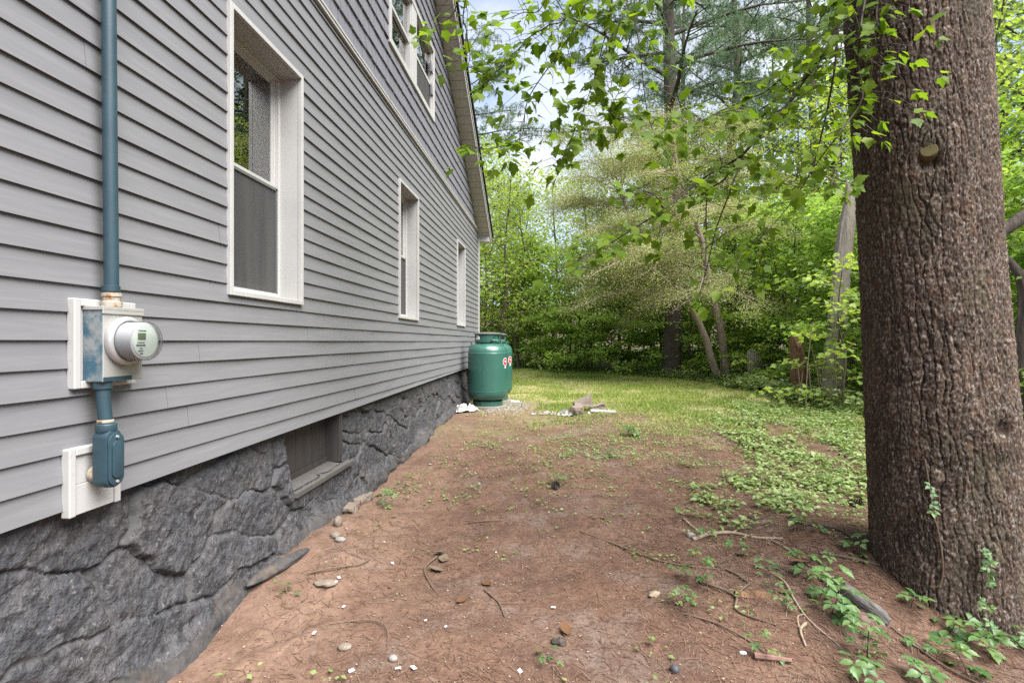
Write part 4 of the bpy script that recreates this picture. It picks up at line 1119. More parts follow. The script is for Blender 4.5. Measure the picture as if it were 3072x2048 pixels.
# slim dark stemmed trees behind the house corner
for i, (x, y, s_, lb_) in enumerate([(-.35, 22.6, .82, 'slim forked dark stem with light leaves just past the house corner'), (.15, 24.2, .75, 'thin leaning dark stem beside the lawn past the gas tanks')]):
    plant_tree('slim_tree', midt[(i + 1) % 3], x, y, lb_, 'slim trees past the house corner', 1.1 + i, s_)

# grey dead trunk, stumps, fallen log, canes
def rough_trunk(name, pts, radii, m_, label, cat, seed=0, sides=14, jag=.0, group=None):
    sp = spline(pts, 26); rr = np.interp(np.linspace(0, 1, 26), np.linspace(0, 1, len(radii)), radii)
    V, F = tube(sp, rr, sides); V = V.reshape(26, sides, 3)
    rg = np.random.default_rng(seed)
    ax = sp[:, None, :]
    k = 1 + .10 * np.cos(np.arange(sides) * 2 * math.pi * 3 / sides + seed)[None, :, None] + rg.normal(0, .05, (26, sides, 1)) + rg.normal(0, .07, (1, sides, 1))
    V = ax + (V - ax) * k
    if jag: V[-1, :, 2] += rg.uniform(-jag, jag, sides); V[-2, :, 2] += rg.uniform(-jag, jag, sides) * .3
    root = tag(empty(name, tuple(sp[0])), label, cat, group)
    mb = MB(); mb.add(V.reshape(-1, 3) - sp[0], F); mb.f.append(tuple(25 * sides + i for i in range(sides)))
    mb.build('trunk' if cat == 'tree' else 'wood', m_, root, True)
    return root
gzz = gz(7.2, 11.0)
gt = rough_trunk('dead_tree', [(7.20, 11.0, gzz - .1), (7.24, 11.0, gzz + 1.0), (7.36, 11.02, gzz + 2.2), (7.48, 11.05, gzz + 3.3), (7.55, 11.06, gzz + 3.8), (7.62, 11.1, gzz + 4.4)], [.21, .165, .15, .14, .12, .07], M_brk_grey, 'pale grey dead tree trunk with a long split near the massive pine', 'tree', 3, 22, .3)
world_child(MB().tube(spline([(7.55, 11.05, gzz + 3.9), (7.0, 10.6, gzz + 4.3), (6.5, 10.3, gzz + 4.35)], 8), np.linspace(.03, .008, 8), 6).build('limb', M_brk_grey), gt)
g1 = gz(7.3, 15.3)
rough_trunk('tree_stump', [(7.30, 15.30, g1 - .1), (7.28, 15.3, g1 + .35), (7.24, 15.3, g1 + .98)], [.24, .19, .17], M_brk_grey, 'broken pale stump beside the twin stemmed tree', 'stump', 5, 12, .16)
g2 = gz(6.9, 11.6)
rough_trunk('tree_stump', [(6.88, 11.6, g2 - .1), (6.85, 11.6, g2 + .4), (6.80, 11.6, g2 + 1.25)], [.24, .17, .15], M_rot, 'rotten reddish brown broken stump near the grey dead trunk', 'stump', 8, 12, .25)
g3 = gz(7.0, 13.4)
rough_trunk('fallen_log', [(6.55, 12.9, g3 + .08), (6.9, 13.2, g3 + .14), (7.5, 13.5, g3 + .25)], [.07, .075, .065], M_brk_dark, 'dark fallen log lying in weeds between the two stumps', 'log', 9, 10)
rg = np.random.default_rng(70)
for i in range(12):
    x, y = 6.62 + rg.normal(0, .22), 10.3 + rg.normal(0, .25); z = gz(x, y); h = rg.uniform(.7, 1.7); l = rg.normal(0, .13, 2)
    o = MB().tube(spline([(0, 0, -.03), (l[0] * .4, l[1] * .4, h * .5), (l[0] * h, l[1] * h, h)], 5), np.linspace(.012, .006, 5), 5).build('cane', M_pale if i % 2 else M_dry, loc=(x, y, z))
    tag(o, 'dry upright cane in the clump beside the grey dead trunk', 'cane', 'dry canes by the grey dead trunk')
# small forked tree beyond the massive pine
gx_, gy_ = 8.05, 7.75
rough_trunk('forked_tree', [(gx_, gy_, -.1), (gx_ - .02, gy_, 1.2), (gx_ + .02, gy_, 2.2), (gx_ - .2, gy_ + .1, 2.7), (gx_ - .5, gy_ + .1, 3.4), (gx_ - .55, gy_ + .1, 5.2)], [.085, .07, .065, .045, .035, .025], M_brk_dark, 'crooked small tree half hidden by the massive pine trunk', 'tree', 12)

# ------------------------------------------------------------------ overhanging maple: twigs and single leaves
BR = {
 'b1': [(3.66,3.57,4.53), (3.50,3.39,3.64), (3.43,3.35,3.28), (3.32,3.52,3.09), (3.23,3.50,2.95), (3.03,3.31,2.74), (2.89,3.36,2.58), (2.81,3.51,2.56), (2.62,3.39,2.42), (2.41,3.24,2.24), (2.20,3.36,2.12), (2.05,3.45,2.04), (1.89,3.27,1.93)],
 'b1a': [(3.41,3.56,3.23), (3.16,3.40,3.07), (3.09,3.53,3.04), (2.96,3.62,3.02), (2.70,3.44,2.85), (2.57,3.37,2.77)],
 'b1b': [(2.93,3.47,2.62), (2.78,3.32,2.43), (2.72,3.45,2.38), (2.74,3.56,2.15), (2.69,3.39,1.94), (2.65,3.33,1.69)],
 'b1c': [(2.90,3.37,2.58), (2.78,3.22,2.32), (2.74,3.35,2.13), (2.70,3.45,1.85), (2.61,3.29,1.70)],
 'b1d': [(2.45,3.48,2.30), (2.38,3.34,2.34), (2.31,3.47,2.42)],
 'b2': [(2.24,3.46,4.53), (2.24,3.29,3.52), (2.27,3.26,3.19), (2.35,3.45,2.88), (2.43,3.44,2.69)],
 'b3': [(2.45,3.48,4.59), (2.20,3.28,3.52), (2.04,3.24,3.16), (1.94,3.41,2.92), (1.79,3.38,2.57)],
 'b3b': [(2.22,3.46,4.55), (2.11,3.32,3.55), (2.02,3.45,3.16), (2.03,3.55,3.08), (2.07,3.39,2.92), (2.14,3.34,2.84), (2.27,3.52,2.90)],
 'b4': [(2.38,3.57,4.75), (1.96,3.36,3.58), (1.79,3.32,3.25), (1.59,3.48,3.04), (1.55,3.46,2.80), (1.50,3.28,2.68), (1.34,3.33,2.66), (1.17,3.48,2.75)],
 'b5': [(2.29,3.66,4.84), (1.90,3.46,3.65), (1.71,3.41,3.46), (1.59,3.58,3.49), (1.39,3.55,3.27), (1.28,3.37,3.07)],
 'b6': [(1.52,3.60,4.84), (1.19,3.40,3.78), (1.13,3.37,3.59), (1.06,3.54,3.63), (0.91,3.51,3.50), (0.88,3.33,3.38)],
 'b6b': [(1.39,3.60,4.78), (1.18,3.44,3.68), (1.16,3.58,3.56), (1.17,3.68,3.44), (1.19,3.52,3.28), (1.31,3.47,3.22), (1.34,3.65,3.39)],
 'b7': [(3.50,2.91,3.94), (3.26,2.72,3.10), (3.22,2.68,2.93), (3.31,2.87,2.88), (3.32,2.85,2.69), (3.13,2.66,2.47), (3.05,2.72,2.34), (3.03,2.88,2.24)],
 'b8': [(3.51,2.86,3.83), (3.29,2.67,3.07), (3.29,2.64,2.87), (3.36,2.83,2.76), (3.30,2.80,2.66)],
 'b9': [(3.51,3.16,4.13), (3.28,2.97,3.27), (3.22,2.93,2.85), (3.23,3.12,2.53), (3.14,3.09,2.32), (2.87,2.89,2.03), (2.75,2.95,1.92)],
 'b10': [(1.84,3.54,4.69), (1.71,3.39,3.65), (1.53,3.51,3.61), (1.34,3.60,3.61)],
}
WEIGHT = {'b1': 1.9, 'b1a': 2.3, 'b1b': .55, 'b1c': .6, 'b1d': 1.3, 'b2': 1.6, 'b3': 2.0, 'b3b': 1.5, 'b4': 1.7, 'b5': 2.1, 'b6': 1.1, 'b6b': 1.5, 'b7': 2.0, 'b8': 1.7, 'b9': 2.0, 'b10': 1.7}
mtree = tag(empty('maple_tree', (6.1, 1.9, -.1)), 'maple whose leafy boughs hang over the yard from above', 'tree')
LIMB = [(6.1, 1.9, -.2), (6.0, 2.0, 2.0), (5.8, 2.2, 4.0), (4.9, 2.75, 4.85), (3.9, 3.2, 4.9), (2.9, 3.5, 4.85), (1.9, 3.65, 4.9), (1.1, 3.7, 5.0)]
world_child(MB().tube(spline(LIMB, 30), np.interp(np.linspace(0, 1, 30), [0, .4, .6, 1], [.17, .13, .06, .02]), 12).build('trunk', M_brk, smooth=True), mtree)
limbp = spline(LIMB, 60)[25:]
leaf_me = []
for k in range(5):
    rg = np.random.default_rng(600 + k)
    ol = [(x * rg.uniform(.9, 1.08) * (.92 + .04 * k), y * rg.uniform(.95, 1.05)) for x, y in MAPLE]
    V, F = tri_fan(ol, -.18 - .14 * rg.uniform(), .16 - .10 * k / 2)
    V = np.vstack([V, [(-.012, .02, 0), (.012, .02, 0), (.0, -.55, .12)]]); F = np.vstack([F, [(len(V) - 3, len(V) - 2, len(V) - 1)]])
    leaf_me.append(np_mesh('leaf', V, F, [ML_near], True))
rg = np.random.default_rng(77)
leaf_count = 0
extra_leaves = []
def leaf_matrix(p, tip, nor, s_):
    tip = Vector(tip).normalized(); nor = Vector(nor)
    side = tip.cross(nor).normalized(); nn = side.cross(tip)
    return Matrix(((side.x, tip.x, nn.x, p[0]), (side.y, tip.y, nn.y, p[1]), (side.z, tip.z, nn.z, p[2]), (0, 0, 0, 1))) @ Matrix.Scale(s_, 4)
allbr = []
for bn, pl in BR.items():
    pts = [Vector(p) for p in pl]
    tw = MB()
    main = bn in ('b1',)
    if pl[0][2] > 3.8:                      # tie to the limb overhead
        q = min(limbp, key=lambda p: (p[0] - pl[0][0]) ** 2 + (p[1] - pl[0][1]) ** 2 + .2 * (p[2] - pl[0][2]) ** 2)
        pts = [Vector(q)] + pts
    n = 14 * len(pts)
    sp = spline(pts, n)
    r0 = {'b1': .017, 'b9': .008, 'b7': .007, 'b1a': .006}.get(bn, .0058)
    tw.tube(sp, np.linspace(r0, .0016, n), 6)
    nodes = []
    L_ = np.concatenate([[0], np.cumsum(np.linalg.norm(np.diff(sp, axis=0), axis=1))])
    d = .05
    while d < L_[-1]:
        i = np.searchsorted(L_, d); p = sp[min(i, n - 1)]; tg = sp[min(i + 1, n - 1)] - sp[max(i - 1, 0)]
        tg /= np.linalg.norm(tg) + 1e-9
        if p[2] < 3.78 and (d > .25 * L_[-1] or bn[-1] in 'abcd'):
            nodes.append((p, tg))
        d += rg.uniform(.05, .095) / WEIGHT[bn]
    leaves = []
    for (p, tg) in nodes:
        side = np.cross(tg, [0, 0, 1]); side /= np.linalg.norm(side) + 1e-6
        for sgn in (1, -1):
            if rg.uniform() < .15: continue
            lat = side * sgn + rg.normal(0, .35, 3); lat /= np.linalg.norm(lat)
            if rg.uniform() < .42:
                ln = rg.uniform(.08, .30)
                e0 = p + lat * ln * .5 + np.array([0, 0, -.01]); e1 = p + lat * ln + tg * ln * .35 + np.array([0, 0, -.04])
                tw.tube([p, e0, e1], [.0022, .0017, .0012], 4)
                tips = [(e1, lat + tg * .4), (e1, lat * .6 + tg + np.array([0, 0, .1])), (e1, lat * .6 - tg * .7), (e0, lat * .2 - tg * .9)][:rg.integers(2, 5)]
            else: tips = [(p, lat)]
            for q, dr in tips:
                s_ = rg.uniform(.050, .086) * (.82 if bn in ('b7', 'b8', 'b9') else 1)
                dr = np.array(dr, float); dr[2] -= rg.uniform(.15, .95)
                dr += rg.normal(0, .2, 3); dr /= np.linalg.norm(dr)
                nor = np.array([rg.normal(0, .40), rg.normal(-.55, .40), .85])
                leaves.append((q + dr * s_ * .5, dr, nor, s_))
    e_ = sp[-1]
    for k in range(3):
        dr = sp[-1] - sp[-4]; dr = dr / (np.linalg.norm(dr) + 1e-9) + rg.normal(0, .5, 3); dr[2] -= .5
        s_ = rg.uniform(.05, .075); leaves.append((e_ + dr * s_ * .5, dr, np.array([rg.normal(0, .3), -.3, 1]), s_))
    br = world_child(tw.build('branch', M_twig, smooth=True), mtree)
    for lf in leaves: allbr.append((br, lf))
rg.shuffle(allbr)
print('near maple leaves', len(allbr))
for k, (br, (p, dr, nor, s_)) in enumerate(allbr):
    me = leaf_me[k % 5]
    if k < 300:
        o = link('leaf', me, br); o.matrix_world = leaf_matrix(p, dr, nor, s_)
        o.matrix_basis = leaf_matrix(Vector(p), dr, nor, s_); o.matrix_parent_inverse = Matrix.Identity(4)
    else: extra_leaves.append((p, dr, nor, s_))
if extra_leaves:
    V, F = tri_fan(MAPLE, -.2, .10)
    P_, T_, N_, S_ = (np.array([e[i] for e in extra_leaves], float) for i in range(4))
    V2, F2, ct = scatter(V, F, P_, T_, N_, S_, rg.uniform(0, 1, len(P_)))
    world_child(tag(link('foliage', np_mesh('foliage', V2, F2, [leaf_mat('maple_leaf_rest', (0.09, 0.165, 0.016), (0.12, 0.20, 0.02), (0.165, 0.245, 0.024), 0.52, 0.5, 0.2, 'tint', (1.55, 1.5, 0.65))], True, {'tint': ct})), kind='stuff'), mtree)

# ------------------------------------------------------------------ lawn, weeds, ground cover
rg = np.random.default_rng(90)
n = 230000
bx_ = rg.uniform(-.6, 7.2, n); by_ = rg.uniform(4.8, 27.5, n) 
xe = np.interp(by_, EDGE_Y, EDGE_X)
dens = sst(5.2, 11.5, by_ + 1.6 * fbm(bx_ * .8, by_ * .8, 3, 3) + .55 * np.clip(bx_ - 2.2, -1.8, 1.2)) * (bx_ < xe + .3) * (.25 + .75 * sst(-.35, .35, fbm(bx_ * 1.3, by_ * .9, 3, 55)))
dens = dens * np.where((bx_ < 1.4) & (by_ < 11), .12, 1)
ok = (rg.uniform(0, 1, n) < dens) & ~((bx_ < .1) & (by_ < 12.3))
bx_, by_ = bx_[ok], by_[ok]; n = len(bx_)
bz_ = ground_full(bx_, by_)
hh = rg.uniform(.022, .055, n) * (1 + 1.0 * sst(-.9, 0.1, bx_ - np.interp(by_, EDGE_Y, EDGE_X))) * (1 + .9 * sst(.35, .6, fbm(bx_ * 1.8, by_ * 1.8, 2, 66)))
az = rg.uniform(0, 2 * math.pi, n); ww = rg.uniform(.004, .008, n) * (1 + by_ / 26)
ca, sa = np.cos(az), np.sin(az)
V = np.zeros((n, 3, 3))
V[:, 0] = np.stack([bx_ - ww * ca, by_ - ww * sa, bz_ - .004], 1); V[:, 1] = np.stack([bx_ + ww * ca, by_ + ww * sa, bz_ - .004], 1)
ln_ = rg.uniform(-.8, .8, (n, 2))
V[:, 2] = np.stack([bx_ + hh * ln_[:, 0], by_ + hh * ln_[:, 1], bz_ + hh], 1)
tint = np.clip(.35 + .35 * fbm(bx_ * .7, by_ * .7, 3, 71) + rg.normal(0, .2, n), 0, 1)
tag(link('grass', np_mesh('grass', V.reshape(-1, 3), np.arange(3 * n).reshape(-1, 3), [ML_grass], False, {'tint': np.repeat(tint, 3)})), 'thin patchy lawn grass beyond the bare dirt', None, None, 'stuff')

OV, OF = tri_fan(OVAL, -.25, .22)
def weeds(name, cx, cy, h, nl, size, label, seed, mat_=ML_cover, tmpl=(KITE_V, KITE_F)):
    rg = np.random.default_rng(seed); n = len(cx)
    k = rg.integers(nl[0], nl[1], n); rep = np.repeat(np.arange(n), k); m_ = len(rep)
    hz = h[rep] * rg.uniform(.25, 1, m_); a = rg.uniform(0, 2 * math.pi, m_); rr = rg.uniform(.01, .07, m_) * (1 + 2 * h[rep])
    px_, py_ = cx[rep] + rr * np.cos(a), cy[rep] + rr * np.sin(a)
    P_ = np.stack([px_, py_, ground_full(px_, py_) + hz + .008], 1)
    T_ = np.stack([np.cos(a), np.sin(a), rg.uniform(-.45, .35, m_)], 1)
    N_ = np.stack([rg.normal(0, .3, m_), rg.normal(0, .3, m_), np.ones(m_)], 1)
    V, F, ct = scatter(tmpl[0], tmpl[1], P_, T_, N_, size * rg.uniform(.6, 1.3, m_), np.clip(rg.normal(.5, .25, n)[rep] + rg.normal(0, .12, m_), 0, 1))
    return tag(link(name, np_mesh(name, V, F, [mat_], False, {'tint': ct})), label, None, None, 'stuff')
# broad patch of creeping plants between lawn and trunk
n = 9500
cx = rg.uniform(2.4, 8.2, n); cy = rg.uniform(3.7, 11.2, n)
m_ = .85 * sst(-.75, .45, fbm(cx * 3.0, cy * 1.5, 3, 87)) * sst(-.35, .35, .55 * fbm(cx * .9, cy * .6, 3, 81) + .85 - 1.2 * np.abs((cx - (2.9 + .52 * (cy - 4.0))) / (1.0 + .16 * (cy - 3)) - .35)) * sst(3.7, 4.8, cy + .8 * fbm(cx * 1.5, cy * 1.5, 2, 82)) * (np.hypot(cx - TX, cy - TY) > .55)
ok = rg.uniform(0, 1, n) < m_
weeds('ground_cover', cx[ok], cy[ok], rg.uniform(.02, .10, ok.sum()), (5, 10), .048, 'low creeping green plants spreading over the needles near the pine', 83, ML_cover, (OV, OF))
# weed fringe along the wood edge
t_ = rg.uniform(6.0, 27.2, 3600); ex = np.interp(t_, EDGE_Y, EDGE_X) + np.abs(rg.normal(0, .55, 3600)) - .15
weeds('undergrowth', ex, t_ + rg.normal(0, .15, 3600), rg.uniform(.04, .30, 3600) * (.5 + .8 * sst(-.4, .5, fbm(t_ * .9, ex * .9, 2, 44))), (6, 12), .075, 'green weeds fringing the lawn where the wood begins', 84, ML_cover)
n = 2600; ux = rg.uniform(6.5, 13, n); uy = rg.uniform(4.0, 20, n); ok = ux > np.interp(uy, EDGE_Y, EDGE_X) - .2
weeds('undergrowth', ux[ok], uy[ok], rg.uniform(.1, .5, ok.sum()), (7, 13), .10, 'leafy undergrowth covering the floor of the wood', 85, ML_cover)
n = 1700; ux = rg.uniform(-7, 13, n); uy = rg.uniform(25, 36, n); ok = (uy > np.interp(ux, [-7, -.6, 2, 4.7, 8], [27.5, 26.8, 24.2, 21, 20]) + .3)
weeds('undergrowth', ux[ok], uy[ok], rg.uniform(.3, 1.5, ok.sum()), (6, 10), .17, 'tall leafy brush filling the wood beyond the far end of the lawn', 88, ML_bright)
# small weeds on the bare ground
n = 5000; cx = rg.uniform(.25, 4.6, n); cy = rg.uniform(2.1, 10.5, n)
ok = rg.uniform(0, 1, n) < .02 + .02 * (cx > 2.2) + .22 * sst(3.2, 6, cy) + .9 * sst(.05, .7, fbm(cx * .9, cy * .9, 3, 99)) * sst(3.2, 7, cy)
ok &= ~((cy > 8.4) & (cx < 1.6))
weeds('weeds', cx[ok], cy[ok], rg.uniform(.006, .04, ok.sum()), (4, 10), .027, 'tiny weeds dotted over the bare needle covered ground', 86, ML_cover)

# ------------------------------------------------------------------ fallen needles and litter
rg = np.random.default_rng(120)
n = 120000
cx = rg.uniform(.25, 5.2, n); cy = 1.75 + 9.5 * rg.uniform(0, 1, n) ** 2.3
cl = .35 + .65 * sst(-.45, .35, fbm(cx * 1.1, cy * 1.1, 3, 121) + .35 * sst(2.2, 3.6, cx))
ok = rg.uniform(0, 1, n) < cl * (.28 + .72 * sst(1.6, 3.2, cx)); cx, cy = cx[ok], cy[ok]; n = len(cx)
a = rg.uniform(0, math.pi, n) + .6 * fbm(cx * 1.5, cy * 1.5, 2, 5); a = np.where(cx > 3.0, -.55 + rg.normal(0, .75, n), a)
l = rg.uniform(.012, .040, n) * (1 + .3 * (cx > 2.8)); w = rg.uniform(.0006, .0012, n) * (1 + .15 * cy)
z = ground_full(cx, cy) + rg.uniform(.002, .009, n)
dx, dy = np.cos(a) * l, np.sin(a) * l; sx_, sy_2 = -np.sin(a) * w, np.cos(a) * w
rise = rg.normal(0, .006, n)
za = ground_full(cx - dx, cy - dy) + .003; zb = ground_full(cx + dx, cy + dy) + .003 + np.abs(rise)
V = np.zeros((n, 4, 3))
V[:, 0] = np.stack([cx - dx - sx_, cy - dy - sy_2, za], 1); V[:, 1] = np.stack([cx - dx + sx_, cy - dy + sy_2, za], 1)
V[:, 2] = np.stack([cx + dx + sx_, cy + dy + sy_2, zb], 1); V[:, 3] = np.stack([cx + dx - sx_, cy + dy - sy_2, zb], 1)
tint = np.clip(rg.normal(.45, .24, n), 0, 1)
tag(link('fallen_needles', np_mesh('fallen_needles', V.reshape(-1, 3), np.arange(4 * n).reshape(-1, 4), [ML_needle], False, {'tint': np.repeat(tint, 4)})), 'brown fallen pine needles strewn over the dirt', None, None, 'stuff')
n = 14000
cx = rg.uniform(.05, 5.5, n); cy = 1.8 + 8.5 * rg.uniform(0, 1, n) ** 1.6
P_ = np.stack([cx, cy, ground_full(cx, cy) + .004], 1); a = rg.uniform(0, 6.28, n)
T_ = np.stack([np.cos(a), np.sin(a), rg.normal(0, .2, n)], 1); N_ = np.stack([rg.normal(0, .3, n), rg.normal(0, .3, n), np.ones(n)], 1)
V, F, ct = scatter(KITE_V * np.array([.8, 1, 1]), KITE_F, P_, T_, N_, rg.uniform(.004, .015, n) * (1 + .06 * cy), np.clip(rg.normal(.55, .28, n), 0, 1))
tag(link('leaf_litter', np_mesh('leaf_litter', V, F, [ML_litter], False, {'tint': ct})), 'small tan flakes and bark bits lying among the needles', None, None, 'stuff')

# ------------------------------------------------------------------ sticks, stones, rubbish
def stick(pts, r, m_, label, name='stick', forks=(), bumpy=0.0):
    P_ = [Vector((x, y, gz(x, y) + r * .7 + h)) for x, y, h in pts]
    o0 = P_[0].copy(); n = max(8, 5 * len(P_)); sp = spline(P_, n) - np.array(o0)
    rs = np.linspace(r, r * .55, n) * (1 + bumpy * np.sin(np.arange(n) * 1.9))
    mb = MB().tube(sp, rs, 7)
    for f in forks:
        Q_ = [Vector((x, y, gz(x, y) + r * .5 + h)) - o0 for x, y, h in f]; mb.tube(spline(Q_, 8), np.linspace(r * .5, r * .25, 8), 5)
    return tag(mb.build(name, m_, None, True, loc=o0), label, 'stick')
stick([(1.05, 4.20, 0), (1.2, 4.18, .006), (1.36, 4.20, 0)], .006, M_dry, 'thin straight twig lying crosswise in the middle of the bare dirt')
stick([(.97, 3.52, .012), (.93, 3.36, .004), (1.0, 3.18, 0), (1.10, 3.0, 0)], .006, M_dry, 'curved stem with withered leaves attached on the bare dirt')
stick([(1.94, 3.96, 0), (2.2, 3.74, .004), (2.46, 3.50, .004), (2.8, 3.38, 0)], .007, M_dry, 'long thin twig slanting across the needles before the ground cover', forks=[[(2.2, 3.74, .0), (2.35, 3.78, .02), (2.5, 3.76, .0)]])
stick([(2.75, 4.20, 0), (2.77, 4.10, .004), (2.80, 3.98, 0)], .012, M_pale, 'short pale barkless stick pointing toward the viewer')
stick([(2.84, 4.50, 0), (2.87, 4.42, .004), (2.90, 4.33, 0)], .009, M_pale, 'pale short twig farthest up the needle slope')
stick([(2.72, 3.82, 0), (2.86, 3.90, .01), (3.02, 3.93, .01), (3.16, 3.83, 0), (3.30, 3.75, 0)], .014, M_pale, 'knobbly pale branch lying below the creeping plants', forks=[[(3.0, 3.93, 0), (3.1, 3.98, .02), (3.18, 4.02, 0)]], bumpy=.12)
stick([(2.60, 3.26, 0), (2.75, 3.05, .006), (2.72, 2.90, .003), (2.86, 2.76, 0)], .008, M_dry, 'crooked brown stick beside the leafy creeper on the needles', forks=[[(2.75, 3.05, 0), (2.84, 3.12, .02), (2.9, 3.2, .0)]])
stick([(2.77, 3.45, 0), (2.84, 3.33, .005), (2.88, 3.20, 0)], .009, M_dry, 'dark straight stick in the middle of the needle slope')
stick([(3.45, 4.0, 0), (3.66, 3.78, .004), (3.70, 3.62, 0)], .011, M_brk, 'bark covered stick just uphill of the trunk base')
stick([(3.42, 3.50, 0), (3.55, 3.44, .004), (3.72, 3.40, 0)], .012, M_brk, 'mossy brown stick lying against the foot of the pine')
stick([(3.0, 3.45, 0), (3.09, 3.25, .01), (3.06, 3.02, .01), (3.05, 2.84, 0), (3.12, 2.66, 0)], .007, M_pale, 'long wavy pale root like twig near the driftwood', forks=[[(3.06, 3.02, 0), (3.0, 2.95, .012), (2.95, 2.86, 0)]])
stick([(3.02, 2.80, 0), (2.96, 2.72, .01), (2.94, 2.62, 0)], .008, M_pale, 'small forked twig above the reddish stick', forks=[[(2.96, 2.72, 0), (2.99, 2.82, .02), (3.05, 2.88, .0)]])
stick([(1.35, 3.08, 0), (1.45, 2.92, .004), (1.50, 2.76, 0)], .006, M_dry, 'thin twig with a fork in the nearest bare dirt', forks=[[(1.45, 2.92, 0), (1.54, 2.92, .01), (1.62, 2.95, 0)]])
stick([(2.44, 2.86, 0), (2.56, 2.78, .004), (2.66, 2.66, 0), (2.74, 2.52, 0)], .006, M_dry, 'slender curved twig running toward the reddish stick')
stick([(.62, 2.62, .0), (.80, 2.66, .01), (.92, 2.60, .01), (.98, 2.44, 0)], .004, M_dry, 'wiry curling root in the dirt nearest the foundation')
stick([(.30, 3.05, .01), (.42, 3.12, .02), (.55, 3.24, .01), (.60, 3.38, 0)], .005, M_dry, 'thin dry vine stem at the foot of the foundation')
stick([(3.5, 2.92, .0), (3.6, 2.70, .006), (3.72, 2.56, 0)], .007, M_dry, 'long straight stem on the needle slope under the pine')
tag(stick([(2.66, 2.50, .004), (2.82, 2.49, .004)], .016, mat('reddish_stick', (.21, .12, .10), .7, .2, noise=[(30, (.14, .08, .065), .4, .7)]), 'smooth reddish stick lying level among small creeper leaves'))
# bark strip
mb = MB(); V, F = [], []
for i in range(7):
    x = 2.76 + .03 * i; y = 3.06 - .004 * i
    for dy, dz in ((-.03, .004), (-.012, .026), (.012, .026), (.03, .004)): V.append((x, y + dy * (1 - .06 * i), gz(x, y) + dz + .003 * math.sin(i * 2)))
for i in range(6):
    for j in range(3): F.append((i * 4 + j, i * 4 + j + 1, i * 4 + 5 + j, i * 4 + 4 + j))
o = mb.add(V, F).build('bark_strip', M_rot, None, False); tag(o, 'reddish brown strip of bark on the needles left of the driftwood'.replace('left of', 'beside'), 'bark')
o.modifiers.new('t', 'SOLIDIFY').thickness = .008
# weathered driftwood log
a_, b_ = Vector((3.34, 3.20, gz(3.34, 3.20) + .028)), Vector((3.49, 2.92, gz(3.49, 2.92) + .022))
mb = MB(); n, sd = 26, 22; ax = (b_ - a_); Ln = ax.length; V, F = [], []
for i in range(n):
    u = i / (n - 1); r_ = .041 * (.55 + .6 * math.sin(math.pi * min(1, .18 + .72 * u)) ** .8) * (1 if u < .93 else 1 - (u - .93) * 6)
    for j in range(sd):
        th = 2 * math.pi * j / sd
        k = 1 + .10 * math.sin(th * 2 + u * 3) + .07 * mnoise.noise(Vector((math.cos(th) * 2.2, math.sin(th) * 2.2, u * 3))) + .10 * mnoise.noise(Vector((math.cos(th) * 6, math.sin(th) * 6, u * 2.5)))
        if u > .5: k *= 1 - .75 * (u - .5) / .5 * max(0, math.cos(th - 1.0))
        V.append((r_ * k * math.cos(th), r_ * .8 * k * math.sin(th), u * Ln))
F = [(i * sd + j, i * sd + (j + 1) % sd, (i + 1) * sd + (j + 1) % sd, (i + 1) * sd + j) for i in range(n - 1) for j in range(sd)]
mb.add(V, F); mb.f.append(tuple(range(sd))[::-1]); mb.f.append(tuple((n - 1) * sd + j for j in range(sd)))
o = mb.build('driftwood', M_drift, None, True); o.location = a_; o.rotation_euler = ax.to_track_quat('Z', 'X').to_euler()
tag(o, 'weathered grey piece of wood lying on the needles below the pine', 'log')
# splintered pale wood above it
mb = MB(); rg = np.random.default_rng(5)
for i in range(14):
    x, y = 3.22 + rg.normal(0, .03) + .012 * i, 3.86 - .045 * i + rg.normal(0, .02); l = rg.uniform(.05, .13)
    z = gz(x, y) + .008; mb.tube([(x, y, z), (x + l * .25, y - l, z + rg.uniform(0, .012))], [.007, .002], 4)
tag(mb.build('wood_splinters', M_pale), 'pale rotten splinters strewn in a line above the driftwood', 'splinters', None, 'stuff')

def rock(name, x, y, dims, m_, label, cat='stone', seed=0, sub_=3, rough_=.22, rz=0.0, sink=.25, flat=False, group=None, tilt=(0, 0)):
    bm = bmesh.new(); bmesh.ops.create_icosphere(bm, subdivisions=sub_, radius=1)
    of = Vector((seed * 3.7, seed * 1.3, seed * .7))
    for v in bm.verts:
        c_ = v.co.normalized(); d = 1 + rough_ * mnoise.noise(c_ * 1.2 + of) + rough_ * .5 * mnoise.noise(c_ * 3.1 + of) + rough_ * .2 * mnoise.noise(c_ * 8 + of)
        if flat: c_ = Vector((max(-.72, min(.72, c_.x)) / .72, max(-.72, min(.72, c_.y)) / .72, max(-.5, min(.5, c_.z)) / .5))
        v.co = Vector((c_.x * dims[0], c_.y * dims[1], c_.z * dims[2])) * d
    me = bpy.data.meshes.new(name); bm.to_mesh(me); bm.free(); me.materials.append(m_)
    for p in me.polygons: p.use_smooth = not flat
    o = link(name, me, None, (x, y, gz(x, y) + dims[2] * (1 - 2 * sink)), (tilt[0], tilt[1], rz))
    return tag(o, label, cat, group)
rock('boulder', 2.12, 8.98, (.125, .10, .10), M_rock, 'rounded brown and grey boulder in the rubble pile on the lawn edge', 'rock', 1, 4, .2, .3, .1)
